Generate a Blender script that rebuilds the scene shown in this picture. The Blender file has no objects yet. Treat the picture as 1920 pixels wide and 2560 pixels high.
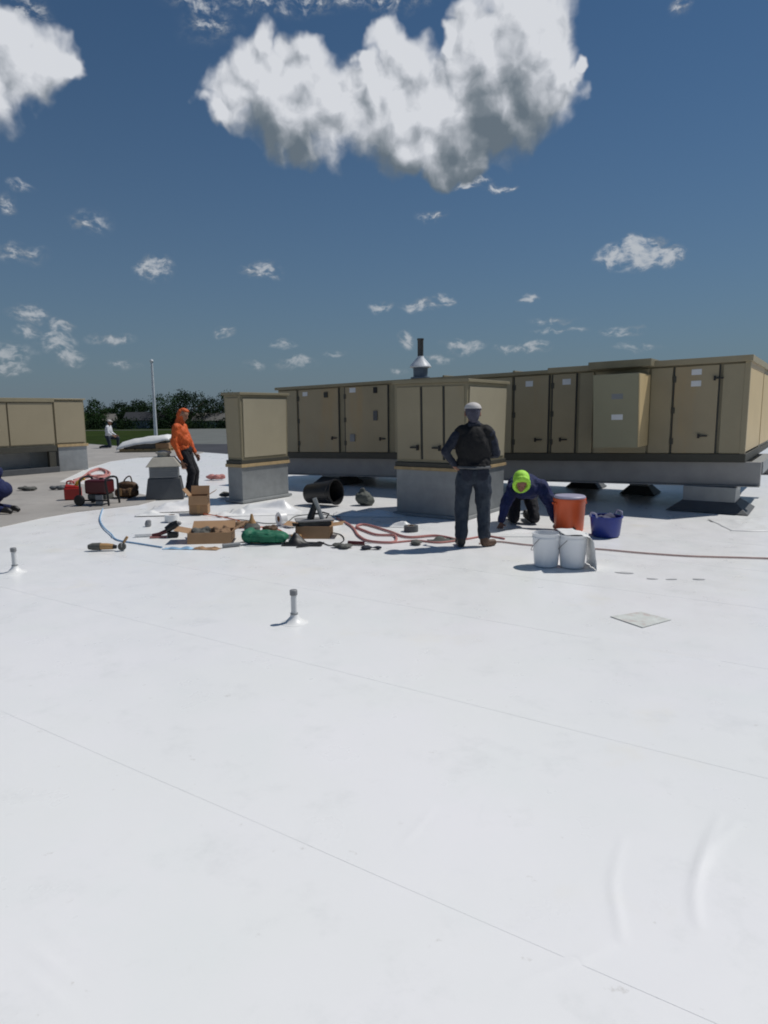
import bpy, bmesh, math, random
from mathutils import Vector, Matrix, Euler, noise as mnoise
random.seed(7)
R = math.radians
scene = bpy.context.scene
COL = scene.collection

# ---------------------------------------------------------------- camera
F, CX, CY, CAMZ = 1700.0, 960.0, 1280.0, 1.68
PITCH = math.atan((CY - 1025.0) / F)
ROLL = R(0.5)
K = 1920.0 / 1659.0
cam_d = bpy.data.cameras.new('camera')
cam = bpy.data.objects.new('camera', cam_d); COL.objects.link(cam)
cam_d.sensor_fit = 'VERTICAL'; cam_d.sensor_height = 36.0; cam_d.lens = 36.0 * F / 2560.0
cam_d.clip_start = 0.05; cam_d.clip_end = 6000
CM = Matrix.Translation((0, 0, CAMZ)) @ Euler((math.pi/2 - PITCH, 0, 0)).to_matrix().to_4x4() @ Matrix.Rotation(-ROLL, 4, 'Z')
cam.matrix_world = CM
scene.camera = cam
CR = CM.to_3x3(); CRI = CR.inverted()

def ray(u, v):
    """direction of a photo pixel (coordinates of the 1659-wide view)"""
    return (CR @ Vector(((u*K - CX)/F, (CY - v*K)/F, -1.0))).normalized()
def G(u, v, z=0.0):
    d = ray(u, v); t = (z - CAMZ)/d.z
    return Vector((d.x*t, d.y*t, z))
def AT(u, v, D):
    d = ray(u, v); t = D/d.y
    return Vector((d.x*t, D, CAMZ + d.z*t))
def PX(p):
    q = CRI @ (Vector(p) - Vector((0, 0, CAMZ)))
    return ((q.x/-q.z*F + CX)/K, (CY - q.y/-q.z*F)/K)

# ---------------------------------------------------------------- light
SUN_EL, SUN_PHI = R(58), R(22)                 # sun to the right and a little behind the units
sd = Vector((math.cos(SUN_EL)*math.cos(SUN_PHI), math.cos(SUN_EL)*math.sin(SUN_PHI), math.sin(SUN_EL)))
sun_d = bpy.data.lights.new('sun', 'SUN'); sun_d.energy = 3.3; sun_d.angle = R(0.53); sun_d.color = (1.0, 0.965, 0.91)
sun = bpy.data.objects.new('sun', sun_d); COL.objects.link(sun)
sun.rotation_euler = (-sd).to_track_quat('-Z', 'Y').to_euler()
scene.view_settings.view_transform = 'Standard'; scene.view_settings.look = 'None'
scene.view_settings.exposure = 0.0; scene.view_settings.gamma = 1.0
scene.view_settings.use_curve_mapping = False
scene.render.engine = 'CYCLES'
scene.cycles.filter_width = 1.9

# ---------------------------------------------------------------- sky with cumulus
world = bpy.data.worlds.new('World'); scene.world = world; world.use_nodes = True
def azel(u, v):
    d = ray(u, v); return (math.atan2(d.x, d.y), math.asin(d.z))
def build_world():
    nt = world.node_tree; N = nt.nodes; L = nt.links
    N.clear()
    world.cycles.sampling_method = 'MANUAL'; world.cycles.sample_map_resolution = 256
    def setin(sock, val):
        if isinstance(val, bpy.types.NodeSocket): L.new(val, sock)
        else: sock.default_value = val
    def mth(op, a, b=0.0, c=0.0):
        n = N.new('ShaderNodeMath'); n.operation = op
        setin(n.inputs[0], a); setin(n.inputs[1], b); setin(n.inputs[2], c)
        return n.outputs[0]
    def vmt(op, a, b=(0, 0, 0), s=None):
        n = N.new('ShaderNodeVectorMath'); n.operation = op
        setin(n.inputs[0], a); setin(n.inputs[1], b)
        if s is not None: setin(n.inputs['Scale'], s)
        return n.outputs['Value'] if op in ('DISTANCE', 'LENGTH', 'DOT_PRODUCT') else n.outputs['Vector']
    def mrange(x, a, b, c, d, smooth=True):
        n = N.new('ShaderNodeMapRange'); n.interpolation_type = 'SMOOTHSTEP' if smooth else 'LINEAR'
        setin(n.inputs[0], x)
        for i, q in enumerate((a, b, c, d)): n.inputs[1+i].default_value = q
        return n.outputs[0]
    def mixc(f, a, b):
        n = N.new('ShaderNodeMix'); n.data_type = 'RGBA'; setin(n.inputs[0], f)
        for i, q in ((6, a), (7, b)):
            if isinstance(q, tuple): n.inputs[i].default_value = (*q, 1)
            else: L.new(q, n.inputs[i])
        return n.outputs[2]
    def fbm(vec, scale, detail, rough):
        n = N.new('ShaderNodeTexNoise'); n.noise_dimensions = '2D'
        setin(n.inputs['Vector'], vec)
        n.inputs['Scale'].default_value = scale; n.inputs['Detail'].default_value = detail; n.inputs['Roughness'].default_value = rough
        return n
    def ramp(x, stops):
        r = N.new('ShaderNodeValToRGB'); L.new(x, r.inputs[0]); cr = r.color_ramp
        cr.elements[0].position = stops[0][0]; cr.elements[0].color = (*stops[0][1], 1)
        cr.elements[1].position = stops[-1][0]; cr.elements[1].color = (*stops[-1][1], 1)
        for p, c in stops[1:-1]: cr.elements.new(p).color = (*c, 1)
        return r.outputs[0]
    pxr = K/F                                    # one view pixel in radians, near the middle
    tc = N.new('ShaderNodeTexCoord')
    sx = N.new('ShaderNodeSeparateXYZ'); L.new(tc.outputs['Generated'], sx.inputs[0])
    az = mth('ARCTAN2', sx.outputs[0], sx.outputs[1]); el = mth('ARCSINE', sx.outputs[2])
    cb = N.new('ShaderNodeCombineXYZ'); L.new(az, cb.inputs[0]); L.new(el, cb.inputs[1]); P = cb.outputs[0]
    # clear sky: physical sky thinned towards the hazy horizon
    sky = N.new('ShaderNodeTexSky'); sky.sky_type = 'NISHITA'; sky.sun_disc = False
    sky.sun_elevation = SUN_EL; sky.sun_rotation = math.pi/2 - SUN_PHI
    sky.altitude = 300; sky.air_density = 1.0; sky.dust_density = 0.2; sky.ozone_density = 1.0
    base = vmt('MULTIPLY', sky.outputs[0], SKY_GAIN)
    hz = mth('POWER', 2.718, mth('MULTIPLY', mth('MAXIMUM', el, 0.0), -4.6))
    base = mixc(mth('MULTIPLY', hz, .93), base, HAZE_COL)

    # placed cumulus: puffs at view pixels (x, y, radius)
    big = [(568,82,42),(545,135,58),(505,205,48),(475,255,30),(585,205,84),(655,110,44),(680,180,62),(745,225,70),
           (690,265,72),(600,285,50),(650,320,40),(775,140,22),(800,185,50),(843,100,44),(872,160,58),(850,230,80),(925,235,80),(890,305,62),
           (960,340,46),(985,280,76),(975,100,26),(1010,150,60),(1040,60,58),(1110,30,88),(1175,70,62),(1060,150,92),(1150,165,92),
           (1205,195,56),(1245,185,34),(1283,150,17),(1080,235,82),(1060,290,42),(1000,370,36),(930,375,34),
           (0,75,46),(45,110,50),(105,140,42),(140,160,26),(40,155,48),(-60,120,80)]
    w1 = fbm(P, 8.5, 2.0, 0.5); w2 = fbm(vmt('ADD', P, (3.1, 1.7, 0)), 22.0, 3.0, 0.50)
    o1 = vmt('SCALE', vmt('SUBTRACT', w1.outputs['Color'], (.5, .5, .5)), s=0.075)
    o2 = vmt('SCALE', vmt('SUBTRACT', w2.outputs['Color'], (.5, .5, .5)), s=0.042)
    wob = vmt('ADD', o1, o2)
    Q = vmt('MULTIPLY', vmt('ADD', P, wob), (1, 1, 0))
    def lobes(Qv, grow, sm=.16):
        acc = None
        for (u, v, r) in big:
            a, e = azel(u, v)
            f = mth('MULTIPLY_ADD', vmt('DISTANCE', Qv, (a, e, 0)), -1.0/(r*pxr*grow), 1.0)
            acc = f if acc is None else mth('SMOOTH_MAX', acc, f, sm)
        return acc
    n3v = vmt('ADD', vmt('ADD', P, vmt('SCALE', o2, s=.5)), (7.7, 4.2, 0))
    n3 = fbm(n3v, 24.0, 4.0, 0.48).outputs['Fac']
    n3o = fbm(vmt('ADD', n3v, (.010, .016, 0)), 24.0, 4.0, 0.48).outputs['Fac']
    dA = lobes(Q, 1.16)
    dens = mth('ADD', dA, mth('MULTIPLY_ADD', n3, 0.50, -0.25))
    alpha = mrange(dens, -0.07, 0.42, 0, 1)
    dU = mth('MAXIMUM', lobes(vmt('ADD', vmt('ADD', vmt('MULTIPLY', P, (1, 1, 0)), vmt('MULTIPLY', vmt('ADD', o1, vmt('SCALE', o2, s=.2)), (1, 1, 0))), (0.010, 0.117, 0)), 1.35, .4), -0.1)     # cloud between here and the light
    dS = mth('MAXIMUM', lobes(vmt('ADD', vmt('ADD', Q, vmt('SCALE', o2, s=.4)), (0.012, 0.020, 0)), 1.16), 0.0)
    relief = mth('SUBTRACT', n3, n3o)
    b = mth('MULTIPLY_ADD', relief, 1.05, 0.86)
    b = mth('MULTIPLY_ADD', mth('SUBTRACT', mth('MAXIMUM', dA, 0.0), dS), 0.50, b)
    b = mth('MULTIPLY_ADD', dU, -0.80, b)
    ccol = ramp(mrange(b, 0.10, 1.02, 0.0, 1.0, False), [(0, (.13, .165, .20)), (.25, (.185, .22, .255)), (.55, (.34, .37, .41)), (.8, (.53, .555, .60)), (1, (.67, .69, .73))])
    # small flat cumulus in rows towards the horizon
    small = [(335,578,40,22,1),(565,586,44,20,.9),(1330,556,40,22,1.1),(1385,545,50,32,1.25),(1440,556,38,24,1.1),(932,468,34,12,.7),
             (822,662,28,14,.9),(905,662,46,15,.9),(958,650,24,15,.9),(1140,645,20,13,.8),(65,678,38,18,1),(130,705,26,13,1),(60,716,24,12,.9),
             (120,740,36,26,1),(150,770,34,20,1),(15,760,48,24,.9),(20,795,42,20,.8),(235,732,48,12,.9),(485,716,22,13,.9),(610,746,30,11,.7),(640,784,46,14,.8),
             (880,735,20,22,1.1),(1000,748,48,16,1),(1155,752,36,18,1),(1100,760,34,10,.8),(1345,716,42,12,.9),(1190,690,48,9,.6),(1210,712,60,8,.6),
             (40,548,50,18,.6),(270,790,32,10,.7),(550,790,24,12,.6),(720,765,26,9,.6),(950,778,30,9,.7),(1380,750,48,9,.6),(60,20,40,28,.6),(1470,12,24,18,.6),
             (45,408,28,11,.6),(5,440,20,18,.6),(190,480,46,24,.5),(1075,405,38,8,.9),(1015,398,44,12,1),(860,800,26,8,.6),
             (430,6,70,20,.45),(560,2,90,24,.5),(700,0,110,20,.5),(850,0,90,18,.5),(450,55,60,34,.4)]
    Qs = vmt('MULTIPLY', vmt('ADD', P, vmt('SCALE', o2, s=.55)), (1, 1, 0))
    acc2 = None
    for (u, v, rx, ry, st) in small:
        a, e = azel(u, v)
        dv = vmt('MULTIPLY', vmt('SUBTRACT', Qs, (a, e, 0)), (1.0/(rx*pxr*1.15), 1.0/(ry*pxr*1.15), 0))
        f = mth('MULTIPLY_ADD', vmt('LENGTH', dv), -st, st)
        acc2 = f if acc2 is None else mth('MAXIMUM', acc2, f)
    n4 = fbm(vmt('MULTIPLY', n3v, (1, 1.7, 0)), 62.0, 4.0, 0.6).outputs['Fac']
    d2 = mth('MULTIPLY_ADD', mth('SUBTRACT', n4, .52), mth('MINIMUM', mth('MULTIPLY', mth('MAXIMUM', acc2, 0.0), 6.0), 2.2), mth('MULTIPLY', acc2, .9))
    al2 = mth('MULTIPLY', mrange(d2, -0.05, 1.0, 0, 1), mrange(el, 0.0, 0.22, .62, .86, False))
    low = mrange(el, 0.02, 0.30, 1.0, 0.0, False)
    scol = mixc(mrange(mth('MULTIPLY_ADD', relief, 1.6, d2), 0.0, .55, 0, 1), (.25, .28, .315), (.56, .585, .615))
    scol = mixc(mth('MULTIPLY', low, .55), scol, (.33, .355, .38))
    view = mixc(mth('MULTIPLY', alpha, .985), mixc(al2, base, scol), ccol)
    # the same fair-weather cumulus all round, beyond the photograph
    n5 = fbm(vmt('MULTIPLY', P, (1, 1.5, 0)), 5.0, 5.0, 0.58).outputs['Fac']
    rest = mixc(mrange(n5, .61, .73, 0, .9), base, (.45, .475, .51))
    S = 0.1
    def bgn(c):
        n = N.new('ShaderNodeBackground'); L.new(vmt('SCALE', c, s=1.0/S), n.inputs[0]); n.inputs[1].default_value = S; return n.outputs[0]
    inside = mth('MULTIPLY', mth('LESS_THAN', mth('ABSOLUTE', az), .72), mth('MULTIPLY', mth('LESS_THAN', el, .70), mth('GREATER_THAN', el, -.02)))
    ms = N.new('ShaderNodeMixShader'); L.new(inside, ms.inputs[0]); L.new(bgn(rest), ms.inputs[1]); L.new(bgn(view), ms.inputs[2])
    out = N.new('ShaderNodeOutputWorld'); L.new(ms.outputs[0], out.inputs[0])
SKY_GAIN = (.0230, .0385, .0490)
HAZE_COL = (.136, .172, .216)
build_world()

# ---------------------------------------------------------------- materials
MATS = {}
def mat(name, col, rough=.6, metal=0.0, var=.12, vscale=6.0, bump=0.0, bscale=40.0, spec=.5, stain=None, coords='Object'):
    if name in MATS: return MATS[name]
    m = bpy.data.materials.new(name); m.use_nodes = True
    nt = m.node_tree; N = nt.nodes; L = nt.links
    p = N['Principled BSDF']
    p.inputs['Roughness'].default_value = rough; p.inputs['Metallic'].default_value = metal
    p.inputs['Specular IOR Level'].default_value = spec
    tc = N.new('ShaderNodeTexCoord')
    n = N.new('ShaderNodeTexNoise'); n.inputs['Scale'].default_value = vscale; n.inputs['Detail'].default_value = 6; n.inputs['Roughness'].default_value = .6
    L.new(tc.outputs[coords], n.inputs['Vector'])
    r = N.new('ShaderNodeValToRGB'); L.new(n.outputs['Fac'], r.inputs[0])
    lo = [max(0, c*(1-var)) for c in col]; hi = [min(1, c*(1+var)) for c in col]
    r.color_ramp.elements[0].position = .3; r.color_ramp.elements[0].color = (*lo, 1)
    r.color_ramp.elements[1].position = .7; r.color_ramp.elements[1].color = (*hi, 1)
    colout = r.outputs[0]
    if stain:
        sc, scale, lo_, hi_, amt = stain
        n2 = N.new('ShaderNodeTexNoise'); n2.inputs['Scale'].default_value = scale; n2.inputs['Detail'].default_value = 8; n2.inputs['Roughness'].default_value = .65
        mp = N.new('ShaderNodeMapping'); mp.inputs['Location'].default_value = (3.3, 1.7, 9.1); mp.inputs['Scale'].default_value = (2.2, 2.2, .35) if name.startswith('tan') else (1, 1, 1); L.new(tc.outputs[coords], mp.inputs[0]); L.new(mp.outputs[0], n2.inputs['Vector'])
        mr = N.new('ShaderNodeMapRange'); mr.inputs[1].default_value = lo_; mr.inputs[2].default_value = hi_; mr.inputs[4].default_value = amt
        L.new(n2.outputs['Fac'], mr.inputs[0])
        mx = N.new('ShaderNodeMix'); mx.data_type = 'RGBA'; L.new(mr.outputs[0], mx.inputs[0]); L.new(colout, mx.inputs[6]); mx.inputs[7].default_value = (*sc, 1)
        colout = mx.outputs[2]
    L.new(colout, p.inputs['Base Color'])
    if bump:
        nb = N.new('ShaderNodeTexNoise'); nb.inputs['Scale'].default_value = bscale; nb.inputs['Detail'].default_value = 5
        L.new(tc.outputs[coords], nb.inputs['Vector'])
        bp = N.new('ShaderNodeBump'); bp.inputs['Strength'].default_value = bump; bp.inputs['Distance'].default_value = .02
        L.new(nb.outputs['Fac'], bp.inputs['Height']); L.new(bp.outputs[0], p.inputs['Normal'])
    MATS[name] = m
    return m
TAN = (.318, .272, .176)
M_tan = mat('tan_paint', TAN, .55, var=.07, vscale=1.6, stain=((.36, .25, .11), 1.3, .58, .75, .35))
M_tan_door = mat('tan_door_paint', (.325, .270, .172), .5, var=.08, vscale=1.1, stain=((.40, .26, .11), .9, .52, .7, .45))
M_tan_green = mat('tan_hood_paint', (.24, .232, .155), .5, var=.05, vscale=2)
M_tan_sunlit = mat('tan_end_sunlit', (.60, .46, .25), .5, var=.06, vscale=1.5)  # sunlight on the right-facing sides put into a lighter tan
M_tan_trim = mat('tan_trim_paint', (.25, .217, .138), .5, var=.08)
M_gasket = mat('black_gasket', (.035, .036, .03), .7)
M_darkbase = mat('dark_base_channel', (.05, .048, .036), .6)
M_steel = mat('grey_steel', (.29, .285, .28), .5, .0, var=.12, vscale=3)
M_galv = mat('galvanised_sheet', (.27, .285, .29), .48, .35, var=.12, vscale=5)
M_wood = mat('pale_timber', (.40, .29, .15), .7, var=.2, vscale=8)
M_sticker = mat('paper_sticker', (.62, .64, .66), .6, var=.05)
M_greyplate = mat('grey_plate', (.20, .21, .22), .5)
M_black = mat('black_plastic', (.007, .007, .008), .5, var=.2)
M_blackcloth = mat('black_cloth', (.004, .004, .005), .85, var=.25, vscale=14, bump=.4, bscale=30)
M_navy = mat('navy_cloth', (.006, .013, .070), .85, var=.3, vscale=10, bump=.4, bscale=28)
M_slate = mat('dark_blue_grey_cloth', (.014, .018, .032), .85, var=.25, vscale=12, bump=.4, bscale=28)
M_jeans = mat('worn_denim', (.017, .026, .042), .85, var=.3, vscale=7, bump=.4, bscale=34, stain=((.045, .06, .075), 4, .5, .68, .5))
M_darkpants = mat('charcoal_work_trousers', (.006, .0065, .011), .85, var=.3, vscale=9, bump=.4, bscale=30)
M_orange = mat('hi_vis_orange_cloth', (.62, .105, .018), .75, var=.14, vscale=6, bump=.4, bscale=26)
M_lime = mat('hi_vis_lime_cloth', (.40, .78, .07), .7, var=.1, vscale=7, bump=.35, bscale=30)
M_whitecloth = mat('white_cotton', (.62, .63, .66), .8, var=.06)
M_lilac = mat('lilac_grey_cloth', (.085, .085, .135), .85, var=.15)
M_capwhite = mat('off_white_cap', (.55, .52, .50), .7, var=.06)
M_skin = mat('skin', (.33, .17, .105), .55, var=.08, vscale=20)
M_skin2 = mat('tanned_skin', (.25, .115, .07), .55, var=.08, vscale=20)
M_glove = mat('red_work_glove', (.28, .05, .04), .75, var=.15)
M_eye = mat('dark_eye', (.02, .015, .012), .25)
M_boot = mat('brown_boot_leather', (.085, .043, .024), .6, var=.25, vscale=16)
M_bootblack = mat('black_boot_leather', (.016, .014, .014), .5, var=.2, vscale=16)
M_greyhair = mat('dark_lilac_grey_hair', (.060, .058, .085), .8, var=.3, vscale=30)
M_hair = mat('dark_hair', (.018, .013, .010), .6)
M_membrane = mat('white_membrane_loose', (.80, .80, .785), .42, var=.02, vscale=3, bump=.06, bscale=9)
M_cardb = mat('cardboard', (.335, .20, .105), .8, var=.1, vscale=5, bump=.1, bscale=60)
M_cardb2 = mat('cardboard_inside', (.24, .145, .08), .85, var=.1, vscale=5)
M_red = mat('red_plastic', (.42, .022, .016), .38, var=.08)
M_redor = mat('orange_red_plastic', (.66, .10, .022), .4, var=.08, vscale=4)
M_maroon = mat('maroon_paint', (.085, .010, .012), .4, var=.15)
M_yellow = mat('yellow_plastic', (.62, .38, .04), .45)
M_blue = mat('blue_plastic', (.016, .034, .23), .4, var=.12)
M_bluepale = mat('pale_blue_cord', (.24, .42, .62), .6, var=.12)
M_bluefilm = mat('pale_blue_film', (.33, .52, .70), .45, var=.15, vscale=12)
M_lilacplastic = mat('lilac_lid_plastic', (.36, .35, .46), .45)
M_green = mat('green_fabric', (.010, .135, .070), .65, var=.18, vscale=8, bump=.3, bscale=20)
M_brownleather = mat('brown_bag_leather', (.080, .040, .016), .7, var=.35, vscale=9, bump=.4, bscale=16)
M_tanleather = mat('tan_handle', (.40, .235, .10), .6, var=.15)
M_cordred = mat('faded_red_hose', (.46, .19, .17), .6, var=.15)
M_cordbrown = mat('red_brown_hose', (.52, .36, .32), .6, var=.15)
M_bucket = mat('white_bucket_plastic', (.82, .83, .84), .3, var=.03)
M_pvc = mat('white_pipe', (.60, .61, .61), .35, var=.04)
M_capgrey = mat('grey_pipe_cap', (.22, .225, .23), .5)
M_gravel = mat('grey_scrap', (.10, .10, .09), .85, var=.3, vscale=12)
M_fanblue = mat('blue_grey_fan_paint', (.085, .12, .165), .45)
M_fanwhite = mat('white_fan_cone', (.62, .65, .68), .4)
M_stack = mat('dark_stack_metal', (.055, .058, .062), .45, .4)
M_beige = mat('beige_vent_paint', (.36, .34, .29), .6, var=.12, vscale=6)
M_greydark = mat('dark_grey_flashing', (.085, .09, .095), .6, var=.12)
M_shoegrey = mat('grey_green_cloth', (.09, .10, .09), .8)

# ---------------------------------------------------------------- mesh helpers
class MB:
    def __init__(s): s.v = []; s.f = []; s.m = []
    def add(s, vs, fs, mi=0):
        o = len(s.v); s.v += [tuple(x) for x in vs]; s.f += [tuple(o+i for i in f) for f in fs]; s.m += [mi]*len(fs); return s
    def box(s, x0, x1, y0, y1, z0, z1, mi=0):
        vs = [(x0,y0,z0),(x1,y0,z0),(x1,y1,z0),(x0,y1,z0),(x0,y0,z1),(x1,y0,z1),(x1,y1,z1),(x0,y1,z1)]
        return s.add(vs, [(0,3,2,1),(4,5,6,7),(0,1,5,4),(1,2,6,5),(2,3,7,6),(3,0,4,7)], mi)
    def hexa(s, b, t, mi=0):
        """eight corners: bottom ring, top ring (counter-clockwise from above)"""
        return s.add(list(b)+list(t), [(0,3,2,1),(4,5,6,7),(0,1,5,4),(1,2,6,5),(2,3,7,6),(3,0,4,7)], mi)
    def prism(s, poly, z0, z1, mi=0):
        n = len(poly)
        vs = [(x, y, z0) for x, y in poly] + [(x, y, z1) for x, y in poly]
        return s.add(vs, [tuple(range(n))[::-1], tuple(range(n, 2*n))] + [(i, (i+1) % n, n+(i+1) % n, n+i) for i in range(n)], mi)
    def lathe(s, prof, n=24, c=(0,0,0), mi=0, cap=True):
        vs = []
        for r, z in prof:
            for i in range(n):
                a = 2*math.pi*i/n; vs.append((c[0]+r*math.cos(a), c[1]+r*math.sin(a), c[2]+z))
        fs = [(k*n+i, k*n+(i+1) % n, (k+1)*n+(i+1) % n, (k+1)*n+i) for k in range(len(prof)-1) for i in range(n)]
        if cap:
            fs.append(tuple(range(n))[::-1]); fs.append(tuple(range((len(prof)-1)*n, len(prof)*n)))
        return s.add(vs, fs, mi)
    def tube(s, pts, r, n=8, mi=0, closed=False):
        pts = [Vector(p) for p in pts]; rs = r if isinstance(r, (list, tuple)) else [r]*len(pts)
        vs = []; up = Vector((0,0,1)); prev = None
        for i, p in enumerate(pts):
            a = pts[i-1] if i else (pts[-1] if closed else pts[0]); b = pts[i+1] if i+1 < len(pts) else (pts[0] if closed else pts[-1])
            t = (b-a).normalized() if (b-a).length > 1e-9 else Vector((0,0,1))
            if prev is None:
                q = t.cross(up) if abs(t.z) < .95 else t.cross(Vector((1,0,0)))
            else: q = prev - t*prev.dot(t)
            q.normalize(); prev = q; w = t.cross(q)
            for k in range(n):
                an = 2*math.pi*k/n; vs.append(p + (q*math.cos(an)+w*math.sin(an))*rs[i])
        m = len(pts)
        fs = [(i*n+k, i*n+(k+1) % n, ((i+1) % m)*n+(k+1) % n, ((i+1) % m)*n+k) for i in range(m if closed else m-1) for k in range(n)]
        if not closed: fs += [tuple(range(n))[::-1], tuple(range((m-1)*n, m*n))]
        return s.add(vs, fs, mi)
    def build(s, name, mats, parent=None, bevel=0.0, smooth=False, loc=None, kind=None):
        me = bpy.data.meshes.new(name); me.from_pydata([tuple(x) for x in s.v], [], s.f)
        bm = bmesh.new(); bm.from_mesh(me); bmesh.ops.recalc_face_normals(bm, faces=bm.faces); bm.to_mesh(me); bm.free()
        ms = mats if isinstance(mats, (list, tuple)) else [mats]
        for q in ms: me.materials.append(q)
        if len(ms) > 1:
            for p, i in zip(me.polygons, s.m): p.material_index = i
        if smooth:
            for p in me.polygons: p.use_smooth = True
            try: me.set_sharp_from_angle(angle=R(40))
            except Exception: pass
        o = bpy.data.objects.new(name, me); COL.objects.link(o)
        if parent: o.parent = parent
        if loc: o.location = loc
        if bevel:
            b = o.modifiers.new('edge', 'BEVEL'); b.width = bevel; b.segments = 2; b.limit_method = 'ANGLE'
        if kind: o['kind'] = kind
        return o
def thing(name, label, cat, loc=(0,0,0), rz=0.0, group=None):
    o = bpy.data.objects.new(name, None); COL.objects.link(o); o.empty_display_size = .1
    o.location = loc; o.rotation_euler = (0, 0, rz); return tag(o, label, cat, group)
def tag(o, label, cat, group=None):
    o['label'] = label; o['category'] = cat
    if group: o['group'] = group
    return o
def struct(o): o['kind'] = 'structure'; return o
def smoothpath(pts, n=6):
    pts = [Vector(p) for p in pts]; out = []
    for i in range(len(pts)-1):
        p0 = pts[max(i-1, 0)]; p1 = pts[i]; p2 = pts[i+1]; p3 = pts[min(i+2, len(pts)-1)]
        for k in range(n):
            t = k/n
            out.append(.5*((2*p1)+(p2-p0)*t+(2*p0-5*p1+4*p2-p3)*t*t+(3*p1-p0-3*p2+p3)*t**3))
    out.append(pts[-1]); return out

# ---- voxel-skinned bodies: capsules and ellipsoids melted into one surface
def cap(p0, r0, p1, r1): return ('c', Vector(p0), r0, Vector(p1), r1)
def ell(c, r, rot=(0,0,0)): return ('e', Vector(c), Vector(r), rot)
def blob(name, prims, material, parent=None, voxel=.012, smooth=4, disp=0.0, dscale=.12, loc=None):
    bm = bmesh.new()
    for q in prims:
        if q[0] == 'c':
            b2 = bmesh.new()
            for p, r in ((q[1], q[2]), (q[3], q[4])):
                bmesh.ops.create_icosphere(b2, subdivisions=2, radius=r, matrix=Matrix.Translation(p))
            r_ = bmesh.ops.convex_hull(b2, input=b2.verts)
            bmesh.ops.delete(b2, geom=list({g for g in r_['geom_interior'] if isinstance(g, bmesh.types.BMVert)}), context='VERTS')
            me = bpy.data.meshes.new('t'); b2.to_mesh(me); b2.free(); bm.from_mesh(me); bpy.data.meshes.remove(me)
        else:
            M = Matrix.Translation(q[1]) @ Euler(q[3]).to_matrix().to_4x4() @ Matrix.Diagonal((*q[2], 1))
            bmesh.ops.create_icosphere(bm, subdivisions=3, radius=1, matrix=M)
    me = bpy.data.meshes.new(name+'_raw'); bm.to_mesh(me); bm.free()
    o = bpy.data.objects.new(name, me); COL.objects.link(o)
    rm = o.modifiers.new('r', 'REMESH'); rm.mode = 'VOXEL'; rm.voxel_size = voxel; rm.use_smooth_shade = True
    sm = o.modifiers.new('s', 'SMOOTH'); sm.factor = .5; sm.iterations = smooth
    dg = bpy.context.evaluated_depsgraph_get(); dg.update()
    nm = bpy.data.meshes.new_from_object(o.evaluated_get(dg))
    o.modifiers.clear(); o.data = nm; nm.name = name; bpy.data.meshes.remove(me)
    if disp:
        off = Vector((random.random()*9, random.random()*9, 0))
        ns = [v.normal.copy() for v in nm.vertices]
        for v, n_ in zip(nm.vertices, ns):
            q = Vector((v.co.x, v.co.y, v.co.z*.7))/dscale + off
            v.co += n_*disp*(mnoise.noise(q) + .5*mnoise.noise(q*2.1))
    nm.materials.clear(); nm.materials.append(material)
    for p in nm.polygons: p.use_smooth = True
    if parent: o.parent = parent
    if loc: o.location = loc
    return o
def hand(wrist, direc, side, curl=.5, size=1.0, bend=None):
    """palm and five fingers; side points to the thumb"""
    d = Vector(direc).normalized(); s = Vector(side); s = (s - d*s.dot(d)).normalized(); n = d.cross(s)
    if bend is not None and n.dot(Vector(bend)) < 0: n = -n
    w = Vector(wrist); k = size; pr = []
    pr.append(cap(w, .026*k, w+d*.03*k, .028*k))
    for q in (-.028, -.01, .01, .028): pr.append(cap(w+d*.03*k+s*q*.7*k, .016*k, w+d*.09*k+s*q*k, .014*k))
    for q, ln in ((.032, .068), (.011, .078), (-.011, .072), (-.032, .056)):
        a = w+d*.09*k+s*q*1.1*k; c1 = (d*math.cos(curl)+n*math.sin(curl)+s*q*1.6).normalized()
        b = a + c1*ln*.55*k; c2 = (d*math.cos(curl*2)+n*math.sin(curl*2)+s*q).normalized()
        pr += [cap(a, .0105*k, b, .0095*k), cap(b, .0095*k, b+c2*ln*.5*k, .008*k)]
    a = w+d*.03*k+s*.028*k; b = a+(d*.6+s*.75+n*.2).normalized()*.045*k
    pr += [cap(a, .015*k, b, .012*k), cap(b, .012*k, b+(d*.9+s*.25+n*.3).normalized()*.035*k, .0095*k)]
    return pr
def head_prims(c, face, up=(0,0,1), k=1.0):
    """skull, jaw, nose, ears, neck stub; face points where the person looks"""
    f = Vector(face).normalized(); u = Vector(up); u = (u-f*u.dot(f)).normalized(); s = f.cross(u)
    c = Vector(c)
    P = lambda a, b, z: c + f*a*k + s*b*k + u*z*k
    pr = [cap(P(-.02,0,.03), .088*k, P(.02,0,.02), .082*k), cap(P(.03,0,-.02), .066*k, P(.055,0,-.085), .036*k),
          cap(P(.085,0,.005), .011*k, P(.108,0,-.028), .015*k),
          cap(P(.08,-.03,.03), .013*k, P(.08,.03,.03), .013*k), cap(P(.086,-.018,-.06), .009*k, P(.086,.018,-.06), .009*k),
          cap(P(0,.085,.01), .016*k, P(-.01,.09,-.03), .012*k), cap(P(0,-.085,.01), .016*k, P(-.01,-.09,-.03), .012*k)]
    eyes = [P(.083, .032, .008), P(.083, -.032, .008)]
    return pr, eyes
def add_eyes(eyes, parent, r=.011):
    for e in eyes:
        m = MB(); m.lathe([(r*math.sin(a), -r*math.cos(a)) for a in [i*math.pi/6+.001 for i in range(7)]], 10, tuple(e))
        m.build('eye', M_eye, parent, smooth=True)

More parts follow.
